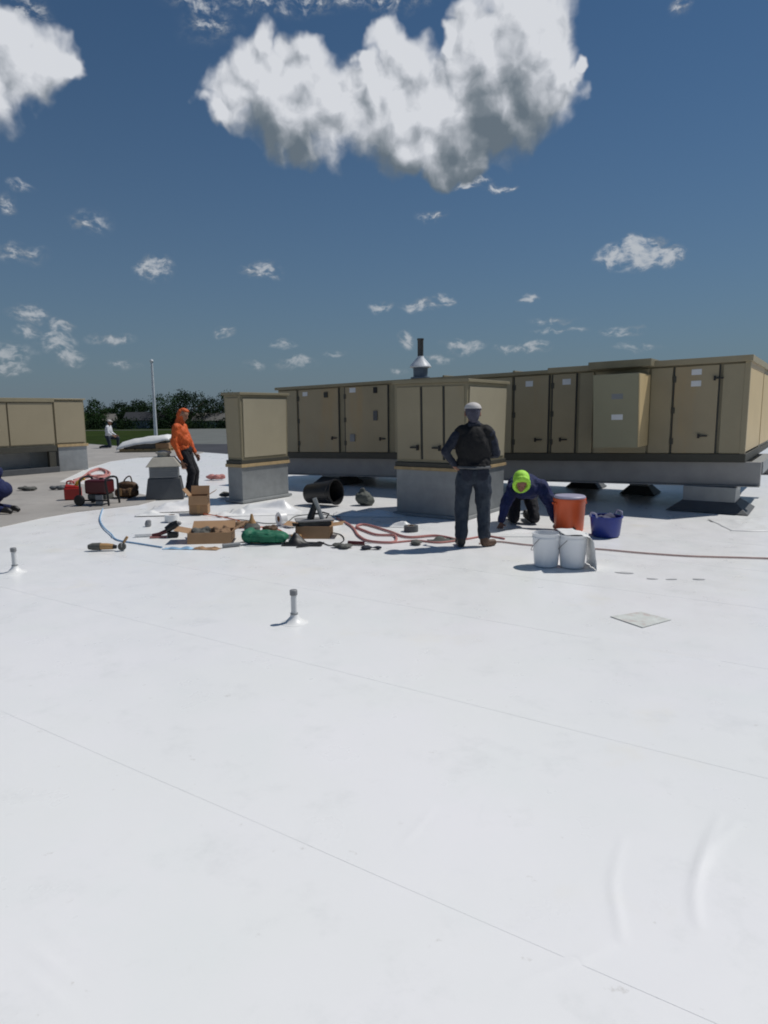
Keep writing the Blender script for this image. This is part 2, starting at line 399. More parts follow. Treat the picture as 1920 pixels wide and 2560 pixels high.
# ---------------------------------------------------------------- the setting
AX = Vector((-.837, .547, 0))            # along the equipment row, to the far left
NX = Vector((.547, .837, 0))             # from the camera across the row
def onroof(a, n, z=0.0): p = AX*a + NX*n; return Vector((p.x, p.y, z))

def membrane_material():
    m = bpy.data.materials.new('white_roof_membrane'); m.use_nodes = True; nt = m.node_tree; N = nt.nodes; L = nt.links
    p = N['Principled BSDF']; p.inputs['Roughness'].default_value = .38; p.inputs['Specular IOR Level'].default_value = .45
    g = N.new('ShaderNodeNewGeometry')
    def noise(scale, det, rough=.6, loc=(0,0,0)):
        mp = N.new('ShaderNodeMapping'); mp.inputs['Location'].default_value = loc; L.new(g.outputs['Position'], mp.inputs[0])
        n = N.new('ShaderNodeTexNoise'); n.inputs['Scale'].default_value = scale; n.inputs['Detail'].default_value = det; n.inputs['Roughness'].default_value = rough
        L.new(mp.outputs[0], n.inputs['Vector']); return n.outputs['Fac']
    def mr(x, a, b, c, d):
        n = N.new('ShaderNodeMapRange'); n.interpolation_type = 'SMOOTHSTEP'
        for i, q in enumerate((a, b, c, d)): n.inputs[1+i].default_value = q
        L.new(x, n.inputs[0]); return n.outputs[0]
    def mix(f, a, b):
        n = N.new('ShaderNodeMix'); n.data_type = 'RGBA'; L.new(f, n.inputs[0])
        for i, q in ((6, a), (7, b)):
            if isinstance(q, tuple): n.inputs[i].default_value = (*q, 1)
            else: L.new(q, n.inputs[i])
        return n.outputs[2]
    c = mix(mr(noise(.55, 3), .35, .65, 0, 1), (.80, .805, .79), (.82, .812, .815))
    c = mix(mr(noise(1.3, 4, .6, (5,2,0)), .52, .7, 0, .6), c, (.785, .80, .785))
    c = mix(mr(noise(2.6, 7, .7, (9,4,0)), .52, .76, 0, .6), c, (.69, .70, .69))       # faint scuffs
    c = mix(mr(noise(11, 5, .6, (1,8,0)), .66, .76, 0, .6), c, (.55, .53, .50))         # dirt specks
    c = mix(mr(noise(.9, 4, .6, (-3.2,7.7,0)), .60, .74, 0, .45), c, (.80, .77, .68))    # dust
    L.new(c, p.inputs['Base Color'])
    L.new(mr(noise(3, 4, .6, (2,2,2)), .3, .7, .27, .36), p.inputs['Roughness'])
    b1 = N.new('ShaderNodeBump'); b1.inputs['Strength'].default_value = .16; b1.inputs['Distance'].default_value = .02; L.new(noise(1.6, 3, .5), b1.inputs['Height'])
    b2 = N.new('ShaderNodeBump'); b2.inputs['Strength'].default_value = .05; b2.inputs['Distance'].default_value = .006; L.new(noise(22, 4, .6), b2.inputs['Height'])
    L.new(b1.outputs[0], b2.inputs['Normal']); L.new(b2.outputs[0], p.inputs['Normal'])
    return m
M_roof = membrane_material()
M_oldroof = mat('old_grey_membrane', (.34, .32, .295), .7, var=.12, vscale=.8, bump=.2, bscale=6, stain=((.20, .185, .17), 2.2, .52, .75, .6), coords='Object')
M_lowroof = mat('dark_grey_low_roof', (.065, .068, .078), .95, spec=.05, var=.15, vscale=.5)
M_coping = mat('coping_metal', (.30, .30, .30), .45, .3)
M_wallb = mat('building_brick_wall', (.28, .20, .15), .85, var=.15, vscale=3)

def grass_material():
    m = mat('mown_grass', (.024, .040, .010), 1.0, spec=.02, var=.35, vscale=.06, stain=((.045, .045, .016), .11, .55, .72, .6))
    return m
M_grass = grass_material()
M_conc = mat('parking_concrete', (.145, .155, .15), .95, spec=.05, var=.1, vscale=.2)
M_asph = mat('road_asphalt', (.085, .085, .085), .95, spec=.05, var=.15, vscale=.3)
GZ = -4.5
struct(MB().add([(-3000,-600,GZ),(3000,-600,GZ),(3000,4500,GZ),(-3000,4500,GZ)], [(0,1,2,3)]).build('ground', M_grass))
# roof building
E1 = G(520/K, 1131/K); E2 = G(240/K, 1111/K)
ed = (E2-E1).normalized(); far_l = E1 + ed*40; far_r = E1 - ed*70
far_r = Vector((55, E1.y - (55-E1.x)*ed.y/abs(ed.x)*1.0, 0)) if False else E1 - ed*14
roof_poly = [(-60,-14),(45,-14),(45,48),(14,48),(far_r.x+9,48),(far_r.x+9,far_r.y),(far_r.x,far_r.y),(far_l.x,far_l.y),(-60,far_l.y-6)]
roof = struct(MB().prism(roof_poly, GZ, -.010, 0).build('roof', M_roof))
MB().tube([(far_l.x,far_l.y,-.03),(far_r.x,far_r.y,-.03)], .035, 4).build('coping', M_coping, roof)
# lower roof beyond the edge, right of the field
nrm = Vector((-ed.y, ed.x, 0)); nrm = nrm if nrm.y > 0 else -nrm
lw = [G(396,979,-1.05), G(660,979,-1.05), G(660,959,-1.05), G(396,959,-1.05)]
struct(MB().prism([(p.x, p.y) for p in lw], GZ-.01, -1.05).build('lower_roof', M_lowroof))
# parking lot and road
pl = [G(400,926,GZ+.012), G(800,926,GZ+.012), G(800,985,GZ+.012), G(400,985,GZ+.012)]
struct(MB().add(pl, [(0,1,2,3)]).build('parking_lot', M_conc))
struct(MB().add([(-400,236,GZ+.006),(300,236,GZ+.006),(300,243,GZ+.006),(-400,243,GZ+.006)], [(0,1,2,3)]).build('road', M_asph))

# membrane sheets laid in laps, parallel to the equipment row
def wrinkle(x, y):
    z = 0.0
    for (pts, h, w) in WR:
        m_ = w*4
        if not (min(p[0] for p in pts)-m_ < x < max(p[0] for p in pts)+m_ and min(p[1] for p in pts)-m_ < y < max(p[1] for p in pts)+m_): continue
        best = 9
        for i in range(len(pts)-1):
            a, b = pts[i], pts[i+1]
            dx, dy = b[0]-a[0], b[1]-a[1]; L2 = dx*dx+dy*dy
            t = max(0, min(1, ((x-a[0])*dx+(y-a[1])*dy)/L2))
            d = math.hypot(x-a[0]-t*dx, y-a[1]-t*dy)
            if d < best: best = d; bt = (i+t)/(len(pts)-1)
        if best < w*4: z += h*math.exp(-(best/w)**2)*math.sin(math.pi*max(0, min(1, bt)))**.6
    return z
def wl(px, h, w):
    return ([(p.x, p.y) for p in smoothpath([G(u, v) for u, v in px], 4)], h, w)
WR = [wl([(1560,1760),(1520,1840),(1500,1930),(1510,2010)], .006, .016), wl([(1350,1800),(1325,1900),(1335,1980),(1345,2040)], .004, .014),
      wl([(1600,1770),(1540,1830),(1505,1900)], .004, .02), wl([(1100,2130),(1230,2080),(1330,2040)], .003, .014),
      wl([(130,2000),(105,2090),(110,2190)], .003, .014), wl([(860,1830),(900,1790),(940,1740)], .002, .012),
      wl([(80,1395),(180,1360),(280,1335)], .004, .03), wl([(1260,1370),(1420,1410),(1560,1425)], .004, .03), wl([(780,1240),(950,1262),(1200,1270)], .004, .05)]
SW = 1.5
n0 = 1.89 - SW*2 - .02
def make_sheet(i):
    na = n0 + SW*i; a0, a1 = -9.5, 8.0
    near = 0 <= i <= 3
    AS = [a0 + (a1-a0)*k/90 for k in range(91)]; nv = 6
    if near:
        AS = [a0 + .1*k for k in range(int((-2.4-a0)/.1)+1)] + [-2.4 + .016*k for k in range(1, 250)] + [1.6 + .1*k for k in range(0, int((a1-1.6)/.1)+1)]; nv = 100 if i < 3 else 40
    nu = len(AS)-1
    vs = []; W = SW + .06
    for iv in range(nv+1):
        for iu in range(nu+1):
            a = AS[iu]; t = iv/nv; n = na + W*t
            p = onroof(a, n)
            edge_in = .006*mnoise.noise(Vector((a*.8, i*7.3, 0))) if iv in (0, nv) else 0
            p += NX*edge_in
            z = .0005 - .0007*t
            if 0 < iv < nv: z += wrinkle(p.x, p.y)*1.25 + (.0018*mnoise.noise(Vector((a*1.7, n*2.3, i))) if near else 0)*math.sin(math.pi*t)
            vs.append((p.x, p.y, z))
    fs = [(v*(nu+1)+u, v*(nu+1)+u+1, (v+1)*(nu+1)+u+1, (v+1)*(nu+1)+u) for v in range(nv) for u in range(nu)]
    # front edge folded down so that the lap shows its thickness
    base = len(vs)
    for dz in (0, -.0010):
        for iu in range(nu+1):
            x, y, z = vs[iu]; vs.append((x + NX.x*.0005*(dz < 0), y + NX.y*.0005*(dz < 0), z+dz))
    fs += [(base+iu, base+nu+1+iu, base+nu+2+iu, base+iu+1) for iu in range(nu)]
    o = MB().add(vs, fs).build('membrane_sheet', M_roof, roof)
    for p in o.data.polygons[:nu*nv]: p.use_smooth = True
for i in range(0, 8): make_sheet(i)
# old grey roof on the left
op = [G(-500,1240), G(0,1138), G(90,1118), G(193/K,1279/K), G(300,1090), G(338,1080), G(318,1070), G(250,1056), G(180,1046), G(127,1041), G(187,1012), G(240,996), G(300,988), G(420,984), E1+ed*.3, far_l - nrm*.4, Vector((-58, far_l.y-6.5, 0)), Vector((-58, 8, 0))]
struct(MB().prism([(p.x, p.y) for p in op], -.012, .004).build('old_roof', M_oldroof))

# ---------------------------------------------------------------- far trees and houses
def tree(name, label, x, y, h, w, seed, dark=1.0, group='trees beyond the field'):
    rd = random.Random(seed)
    root = thing(name, label, 'tree', (x, y, GZ), 0, group)
    t = MB(); hh = h*.55
    t.tube([(0,0,-.1),(.1,.05,hh*.4),(-.05,0,hh*.8),(0,.1,hh*1.1)], [h*.028, h*.022, h*.017, h*.01], 7)
    for k in range(6):
        a = rd.uniform(0, 6.28); z0 = h*rd.uniform(.25, .5)
        t.tube([(0,0,z0),(math.cos(a)*w*.2, math.sin(a)*w*.2, z0+h*.1),(math.cos(a)*w*.36, math.sin(a)*w*.36, z0+h*.2)], [h*.012, h*.009, h*.005], 5)
    t.build('trunk', M_bark, root)
    vs, fs = [], []
    clumps = []
    for k in range(34):
        a = rd.uniform(0, 6.28); q = rd.uniform(0, 1)**.6; zz = rd.uniform(.16, .93)
        rad = w*.5*math.sqrt(max(.05, 1-((zz-.48)/.52)**2))*rd.uniform(.6, 1.0)
        clumps.append((Vector((math.cos(a)*rad*q, math.sin(a)*rad*q, h*zz)), rd.uniform(.10, .19)*w))
    for c, r in clumps:
        for _ in range(75):
            d = Vector((rd.gauss(0,1), rd.gauss(0,1), rd.gauss(0,.8))).normalized()*r*rd.uniform(.45, 1.1)
            p = c + d; s = rd.uniform(.18, .42)
            e1 = Vector((rd.uniform(-1,1), rd.uniform(-1,1), rd.uniform(-1,1))).normalized(); e2 = e1.orthogonal().normalized()
            b = len(vs); vs += [p-e1*s, p+e2*s*.6, p+e1*s, p-e2*s*.6]; fs.append((b, b+1, b+2, b+3))
    MB().add(vs, fs).build('crown', M_leaf if dark >= 1 else M_leaf2, root)
    return root
M_bark = mat('bark', (.06, .045, .035), .9)
M_leaf = mat('dark_foliage', (.013, .028, .011), .9, spec=.08, var=.5, vscale=.7)
M_leaf2 = mat('green_foliage', (.020, .046, .014), .9, spec=.08, var=.5, vscale=.7)
trees = [(203,868,262,9,1,'leftmost far tree, a round green crown just past the left tan unit'),
         (232,882,300,8,1,'low dark far tree between the left round tree and the white shirted person'),
         (258,872,282,9,0,'dark far tree above the kneeling person in the white shirt'),
         (283,869,270,9,0,'tall dark far tree left of the flagpole beside the dark roofed house'),
         (312,872,305,10,0,'dark far tree behind the dark roofed house left of the flagpole'),
         (356,859,262,11,1,'broad far tree just right of the flagpole'),
         (385,853,275,10,0,'dark far tree directly behind the orange worker at his left shoulder'),
         (412,849,262,11,0,'tallest far tree, its round crown above the orange worker'),
         (446,860,290,9,0,'far tree right of the orange worker above the grey roofed house'),
         (478,852,266,11,0,'far tree beside the left edge of the tan equipment row')]
for i, (u, v, D, w, dk, lab) in enumerate(trees):
    top = AT(u, v, D); tree('far_tree', lab, top.x, D, (top.z-GZ)*1.05, w*1.45, 100+i, .5 if dk else 1)
# dark hedge row filling the gaps under the crowns
def shrub(u, v, D, w, seed, lab):
    rd = random.Random(seed); top = AT(u, v, D); h = top.z-GZ; root = thing('far_shrub', lab, 'shrub', (top.x, D, GZ), 0, 'shrubs under the far trees')
    vs, fs = [], []
    for _ in range(900):
        p = Vector((rd.gauss(0,.33)*w, rd.gauss(0,.3)*w*.5, abs(rd.uniform(0,1))*h*(.6+.4*rd.random()))); s = rd.uniform(.15,.4)
        e1 = Vector((rd.uniform(-1,1), rd.uniform(-1,1), rd.uniform(-1,1))).normalized(); e2 = e1.orthogonal().normalized()
        b = len(vs); vs += [p-e1*s, p+e2*s*.7, p+e1*s, p-e2*s*.7]; fs.append((b,b+1,b+2,b+3))
    MB().add(vs, fs).build('foliage', M_leaf, root)
    MB().tube([(0,0,-.05),(0.05,0,h*.5)], .08, 6).build('stem', M_bark, root)
for i, (u, v, D, w, lab) in enumerate([(200,902,255,8,'dark shrub by the left tan unit at the field edge'),(270,900,252,7,'dark shrub between the two left houses'),(345,900,255,8,'dark shrub at the foot of the flagpole, far across the field'),
        (372,893,258,9,'tall dark shrub left of the orange worker'),(428,905,250,9,'dark shrub right of the orange worker in front of the house'),(490,900,256,8,'dark shrub beside the tan row left edge')]):
    shrub(u, v, D, w, 300+i, lab)
M_hwall = mat('house_siding_grey', (.20, .20, .20), .85); M_hwall2 = mat('house_siding_tan', (.24, .22, .19), .85)
M_hroof = mat('house_shingles_dark', (.028, .030, .036), .9, var=.2, vscale=3); M_hroof2 = mat('house_shingles_grey', (.13, .125, .115), .9, var=.15, vscale=3)
M_pane = mat('window_pane', (.03, .04, .05), .15); M_trimw = mat('white_house_trim', (.6, .6, .6), .6)
def house(u, D, w, d, hw, hr, rz, wm, rm, lab):
    p = AT(u, 900, D); root = thing('house', lab, 'house', (p.x, D, GZ), rz, 'houses across the field')
    MB().box(-w/2, w/2, -d/2, d/2, 0, hw).build('wall', wm, root)
    r = MB(); o = .4
    r.add([(-w/2-o,-d/2-o,hw-.05),(w/2+o,-d/2-o,hw-.05),(w/2+o,d/2+o,hw-.05),(-w/2-o,d/2+o,hw-.05),(-w/2-o,0,hw+hr),(w/2+o,0,hw+hr)], [(0,1,5,4),(2,3,4,5),(1,2,5),(3,0,4),(0,3,2,1)])
    rf = r.build('roof', rm, root)
    MB().box(w*.22, w*.22+.7, .3, 1.0, hw+hr*.4, hw+hr+.6).build('chimney', M_hwall2, rf)
    for x in (-w*.36, -w*.14, w*.30):
        f = MB().box(x-.55, x+.55, -d/2-.06, -d/2-.003, 1.0, 2.3).build('window', M_trimw, root)
        MB().box(x-.46, x+.46, -d/2-.075, -d/2-.062, 1.08, 2.22).build('pane', M_pane, f)
    dr = MB().box(w*.06, w*.06+1.0, -d/2-.06, -d/2-.003, .05, 2.1).build('door', M_trimw, root)
    MB().box(w*.06+.82, w*.06+.9, -d/2-.10, -d/2-.062, .95, 1.1).build('handle', M_black, dr)
house(222, 268, 9, 8, 3.0, 2.6, .5, M_hwall, M_hroof2, 'far house with pale grey roof next to the left tan unit')
house(318, 262, 15, 9, 3.2, 3.0, .05, M_hwall, M_hroof, 'far house with dark roof left of the flagpole')
house(468, 262, 16, 10, 2.8, 2.8, -.2, M_hwall2, M_hroof2, 'far house with brownish grey roof right of the orange worker')

# flagpole beyond the roof edge
fb = AT(337, 945, 46); fp = thing('flagpole', 'tall pale grey pole with a ball finial rising left of the orange worker', 'pole', (fb.x, 46, GZ))
ft = AT(345, 780, 46); hp = ft.z-GZ
MB().tube([(0,0,0),(0,0,hp*.5),(0,0,hp-.1)], [.15, .12, .07], 12).build('shaft', M_fanwhite, fp, smooth=True)
MB().lathe([(.001,-.13),(.09,-.09),(.13,0),(.09,.09),(.001,.13)], 12, (0,0,hp)).build('finial', M_fanwhite, fp, smooth=True)
MB().lathe([(.35,0),(.35,.12),(.2,.25)], 14).build('base_collar', M_galv, fp, smooth=True)

# ---------------------------------------------------------------- the long tan equipment row
P0 = Vector((AT(1620, 903/K*1.0, 10.8).x, 10.8, 0))       # front right corner on the roof
RZ = math.atan2(AX.y, AX.x)
TILT = -.0235                                               # the row falls a little to the far left
root = thing('air_handler', 'long olive tan rooftop air handler made of many panels, on grey steel rails', 'air handler', P0, RZ)
def tx(u, z=1.6, out=0.0):
    """distance along the row (from the right corner) of a photo column"""
    lo, hi = -2.0, 16.0
    for _ in range(50):
        m = (lo+hi)/2; p = P0 + AX*m - NX*out + Vector((0,0,z+TILT*m))
        if PX(p)[0] > u: lo = m
        else: hi = m
    return (lo+hi)/2
ZB, ZR, ZT = .905, .43, 2.435
def skew(o):      # the row follows the fall of the roof: shear along its length
    for v in o.data.vertices: v.co.z += TILT*v.co.x
    return o
XL = tx(600)
DEP = 2.6
def rb(name, x0, x1, y0, y1, z0, z1, m, parent=root, bevel=.004):
    return skew(MB().box(x0, x1, y0, y1, z0, z1).build(name, m, parent, bevel))
casing = rb('casing', 0.02, XL-.02, -DEP+.02, -.03, ZB, ZT-.05, M_tan_trim)
rb('end_panel', -.012, .018, -DEP+.10, -.10, ZB+.06, ZT-.14, M_tan_sunlit)
rb('end_post', -.02, .06, -.06, .012, ZB-.02, ZT-.03, M_tan)
rb('end_frame', -.018, .016, -DEP, -.062, ZT-.138, ZT-.05, mat('tan_end_trim_sunlit', (.42,.32,.19), .5))  # trim tone lightened to carry the sun on the end face
rb('end_section', .01, 1.2, -DEP-2.6, -DEP-.03, ZB, ZT-.05, M_tan_trim)
rb('end_panel', -.012, .006, -DEP-2.5, -DEP-.06, ZB+.06, ZT-.14, M_tan_sunlit)
rb('base_channel', -.03, 1.2, -DEP-2.6, -DEP-.034, ZB-.10, ZB-.003, M_darkbase)
rb('section_roof_cap', -.05, 1.25, -DEP-2.64, -DEP-.024, ZT-.048, ZT+.043, M_tan)
# roof caps, two heights
xs = tx(1182)
rb('roof_cap', -.05, xs, -DEP-.02, .045, ZT-.05, ZT+.045, M_tan)
rb('roof_cap', xs+.004, XL+.03, -DEP-.02, .04, ZT-.05, ZT+.012, M_tan_trim)
rb('roof_rib', tx(1410), tx(1278), -.5, .30, ZT-.045, ZT+.075, M_tan_trim)
for u in (1275, 1395, 1110, 960):
    a = tx(u); rb('roof_seam', a-.02, a+.02, -DEP, .05, ZT+.046 if a < xs else ZT+.013, ZT+.07 if a < xs else ZT+.04, M_tan_trim)
rb('base_channel', -.03, XL, -.035, .02, ZB-.10, ZB+.035, M_darkbase)
rb('base_channel', -.032, -.002, -DEP, -.037, ZB-.10, ZB+.03, M_darkbase)
rb('rail', -.25, XL, -.22, -.10, ZR, ZB-.102, M_steel, bevel=.006)
rb('rail_flange', -.25, XL, -.25, -.04, ZR-.02, ZR-.002, M_steel)
rb('rail', -.25, XL, -DEP+.10, -DEP+.22, ZR, ZB-.102, M_steel, bevel=.006)
rb('rail_flange', -.25, XL, -DEP+.04, -DEP+.25, ZR-.02, ZR-.002, M_steel)
rb('floor_pan', -.02, XL, -DEP+.23, -.23, ZB-.16, ZB-.01, M_darkbase)
rb('side_rail', -.27, -.10, -DEP+.24, -.24, ZB-.30, ZB-.104, M_galv)
def latch(parent, x, z, y=.03):
    h = skew(MB().box(x-.015, x+.015, y, y+.035, z-.035, z+.035).box(x-.13, x+.012, y+.018, y+.033, z-.012, z+.012).build('latch', M_black, parent))
    return h
def face_panel(ua, ub, kind='panel', z0=None, z1=None, m=None, latches=(), stickers=(), hinge=None, proud=.0, blackbits=()):
    """one flat panel of the front face between two photo columns"""
    x0, x1 = tx(ub), tx(ua)
    z0 = ZB+.045 if z0 is None else z0; z1 = ZT-.075 if z1 is None else z1
    p = rb(kind, x0+.008, x1-.008, -.028, .006+proud, z0, z1, m or (M_tan_door if kind == 'door' else M_tan), bevel=.007)
    if kind == 'door':
        rb('gasket', x1-.006, x1+.014, -.028, .001, z0, z1, M_gasket, p, bevel=0)
        rb('gasket', x0-.014, x0+.006, -.028, .001, z0, z1, M_gasket, p, bevel=0)
        for zz in (z0+.2, (z0+z1)/2, z1-.2):
            rb('hinge', x1-.03, x1+.02, .006+proud, .022+proud, zz-.05, zz+.05, M_darkbase, p, bevel=.002)
    for (u, fz) in latches: latch(p, tx(u), z0+(z1-z0)*fz, .007+proud)
    for (u, fz, w, h) in stickers:
        a = tx(u); zc = z0+(z1-z0)*fz; rb('sticker', a-w/2, a+w/2, .007+proud, .0095+proud, zc-h/2, zc+h/2, M_sticker, p, bevel=0)
    for (u, fz, w, h, mm) in blackbits:
        a = tx(u); zc = z0+(z1-z0)*fz; rb('cover_plate', a-w/2, a+w/2, .007+proud, .03+proud, zc-h/2, zc+h/2, mm, p, bevel=.003)
    return p
face_panel(1556, 1611, 'panel')
face_panel(1453, 1549, 'door', latches=((1512,.20),(1540,.85)), stickers=((1500,.93,.15,.09),(1500,.80,.15,.09)))
face_panel(1402, 1450, 'panel')
face_panel(1250, 1281, 'panel')
face_panel(1284, 1399, 'panel')
face_panel(1192, 1243, 'door', latches=((1212,.17),), stickers=((1222,.90,.15,.10),))
face_panel(1110, 1184, 'door', latches=((1158,.17),), stickers=((1142,.90,.14,.10),))
face_panel(1000, 1106, 'panel'); face_panel(905, 997, 'panel'); face_panel(852, 902, 'panel')
face_panel(746, 838, 'door', latches=((822,.20),), stickers=((763,.95,.16,.10),), blackbits=((812,.93,.09,.12,M_black),(812,.55,.10,.20,M_greydark),(762,.22,.13,.16,M_greyplate)))
face_panel(646, 732, 'door', latches=((718,.22),), stickers=((661,.93,.14,.09),), blackbits=((706,.90,.10,.12,M_gasket),))
face_panel(603, 643, 'panel')
# shallow intake hood on the face
hx0, hx1 = tx(1402, out=.0), tx(1284, out=.6)
hz0, hz1 = ZB+.17, ZT-.17
hb = skew(MB().hexa([(hx0+.02,.008,hz0),(hx1,.008,hz0),(hx1,.62,hz0),(hx0+.02,.62,hz0)][::1], [(hx0+.02,.008,hz1),(hx1,.008,hz1),(hx1,.76,hz1),(hx0+.02,.76,hz1)]).build('intake_hood', M_tan_green, root, .006))
skew(MB().hexa([(hx0,.008,hz0+.01),(hx0+.018,.008,hz0+.01),(hx0+.018,.625,hz0+.01),(hx0,.625,hz0+.01)], [(hx0,.008,hz1-.01),(hx0+.018,.008,hz1-.01),(hx0+.018,.763,hz1-.01),(hx0,.763,hz1-.01)]).build('hood_side', M_tan_sunlit, hb))  # thin side sheet, its sunlight put into the colour
for fz in (.42, .70):
    a = (hx0+hx1)/2 - .02; zc = hz0+(hz1-hz0)*fz; yy = .62+.14*fz
    skew(MB().box(a-.09, a+.09, yy+.001, yy+.005, zc-.045, zc+.045).build('sticker', M_greyplate if fz > .6 else M_sticker, hb))
# pedestals under the rails
def pedestal(x, y, w, d, name='pedestal', flare=.16, hh=None):
    zt = (ZR-.022) + TILT*x if hh is None else hh
    p = MB().hexa([(x-w/2,y-d/2,.1),(x+w/2,y-d/2,.1),(x+w/2,y+d/2,.1),(x-w/2,y+d/2,.1)], [(x-w/2,y-d/2,zt),(x+w/2,y-d/2,zt),(x+w/2,y+d/2,zt),(x-w/2,y+d/2,zt)]).build(name, M_galv, root, .005)
    f = flare
    MB().hexa([(x-w/2-f,y-d/2-f,.003),(x+w/2+f,y-d/2-f,.003),(x+w/2+f,y+d/2+f,.003),(x-w/2-f,y+d/2+f,.003)], [(x-w/2-.012,y-d/2-.012,.16),(x+w/2+.012,y-d/2-.012,.16),(x+w/2+.012,y+d/2+.012,.16),(x-w/2-.012,y+d/2+.012,.16)]).build('flashing', M_greydark, p, .004)
pedestal(tx(1532, .3), -.30, .78, .7, flare=.22)
pedestal(tx(1330, .3), -1.9, .35, .35)
for u in (1000, 700): pedestal(tx(u, .3), -.55, .5, .6)
for x in (.6, 3.2, 6.2, 9.0): pedestal(x, -DEP+.15, .4, .35)

# two hoods standing in front of the row, on grey curbs
def front_hood(corner, wid, dep, z0, z1, zplate, splits, label, neck, latches):
    r = thing('intake_plenum', label, 'plenum', (corner.x, corner.y, 0), RZ)
    # local x along the row (to the left), local y towards the camera; corner = nearest right corner
    def b(name, x0, x1, y0, y1, za, zb, m, parent=r, bev=.005): return MB().box(x0, x1, y0, y1, za, zb).build(name, m, parent, bev)
    fl = .03                                      # the right side leans out slightly towards the top
    MB().hexa([(0,-dep,z0),(wid,-dep,z0),(wid,0,z0),(0,0,z0)], [(-fl,-dep,z1),(wid+.02,-dep,z1),(wid+.02,.03,z1),(-fl,.03,z1)]).build('casing', M_tan_trim, r, .004)
    MB().hexa([(-.014,-dep+.05,z0+.05),(-.003,-dep+.05,z0+.05),(-.003,-.05,z0+.05),(-.014,-.05,z0+.05)], [(-fl-.014,-dep+.05,z1-.06),(-fl-.003,-dep+.05,z1-.06),(-fl-.003,-.03,z1-.06),(-fl-.014,-.03,z1-.06)]).build('side_panel', M_side_sunlit, r, .004)
    b('roof_cap', -fl-.04, wid+.05, -dep-.03, .07, z1+.002, z1+.05, M_tan_trim)
    n = len(splits)-1
    for i in range(n):
        xa, xb = splits[i]*wid, splits[i+1]*wid
        tilt = .03
        pn = MB().hexa([(xa+.02,-.01,z0+.05),(xb-.02,-.01,z0+.05),(xb-.02,.012,z0+.05),(xa+.02,.012,z0+.05)], [(xa+.02,.018,z1-.05),(xb-.02,.018,z1-.05),(xb-.02,.042,z1-.05),(xa+.02,.042,z1-.05)]).build('panel', M_tan, r, .006)
        if i in latches: MB().box(xa+.05, xa+.20, .02, .045, z0+.22, z0+.245).box(xa+.05, xa+.08, .02, .06, z0+.19, z0+.275).build('latch', M_black, pn)
        if i: MB().hexa([(xa-.014,-.008,z0+.05),(xa+.014,-.008,z0+.05),(xa+.014,.011,z0+.05),(xa-.014,.011,z0+.05)], [(xa-.014,.02,z1-.05),(xa+.014,.02,z1-.05),(xa+.014,.040,z1-.05),(xa-.014,.040,z1-.05)]).build('gasket', M_gasket, r)
    b('base_channel', -.02, wid+.02, -dep-.02, .035, z0-.07, z0-.002, M_darkbase)
    b('timber_plate', -.03, wid+.03, -dep-.03, .05, zplate, z0-.072, M_wood, bev=.003)
    cb = b('curb', 0, wid, -dep, .02, .008, zplate-.002, M_galv, bev=.004)
    b('curb_seam', -.006, .03, -.01, .026, .01, zplate-.004, M_galv, cb, 0)
    b('curb_flashing', -.05, wid+.05, -dep-.05, .07, .003, .05, M_galv, cb, .01)
    if neck: b('duct_neck', .10, wid-.05, -dep-neck, -dep-.032, z0+.08, z1-.10, M_gasket)
    return r
M_side_sunlit = mat('tan_side_sunlit', (.365, .322, .225), .55, var=.06, vscale=1.4)  # plenum sides: sun painted in as a brighter tan than the fronts
def gap(c, dep):  # distance from a hood's back to the row's face
    return (P0-c).dot(NX) - dep
c2 = G(1005, 1124); c2 = Vector((c2.x, c2.y, 0))
c1 = G(527, 1087); c1 = Vector((c1.x, c1.y, 0))
front_hood(c2, 1.22, 1.45, .86, 2.08, .74, (0, .30, .62, 1), 'large tan intake plenum on a tall grey curb, behind the standing man in black', 0, (0, 1, 2))
front_hood(c1, .36, 1.25, .79, 1.97, .66, (0, 1), 'narrow tan intake plenum on a grey curb right of the orange worker', 0, ())

# exhaust stack on the row's roof
ex = tx(902, 2.3, 0); eb = P0 + AX*ex + NX*.12 + Vector((0,0,ZT+TILT*ex+.014))
st = thing('exhaust_fan', 'rooftop exhaust fan with blue grey base, white cone and dark stack on the tan row', 'exhaust fan', eb)
sc_ = eb.y*K/F
MB().lathe([(.20,0),(.20,.03),(.145,.04),(.15,.20),(.17,.22)], 20).build('fan_base', M_fanblue, st, smooth=True)
MB().lathe([(.215,.221),(.22,.24),(.19,.29),(.075,.42),(.068,.45)], 20).build('cone', M_fanwhite, st, smooth=True)
MB().lathe([(.060,.451),(.060,.76),(.068,.77),(.068,.80),(.055,.80)], 18).build('stack', M_stack, st, smooth=True)

# ---------------------------------------------------------------- the tan unit on the left
lc = G(125, 1020); lc = Vector((lc.x, lc.y, 0))
# its visible long side runs away from the camera: local x along NX
LR = thing('rooftop_unit', 'tan rooftop unit cut by the left picture edge, standing on an open dark base frame', 'rooftop unit', lc, math.atan2(NX.y, NX.x))
def lb(name, x0, x1, y0, y1, z0, z1, m, parent=LR, bev=.006): return MB().box(x0, x1, y0, y1, z0, z1).build(name, m, parent, bev)
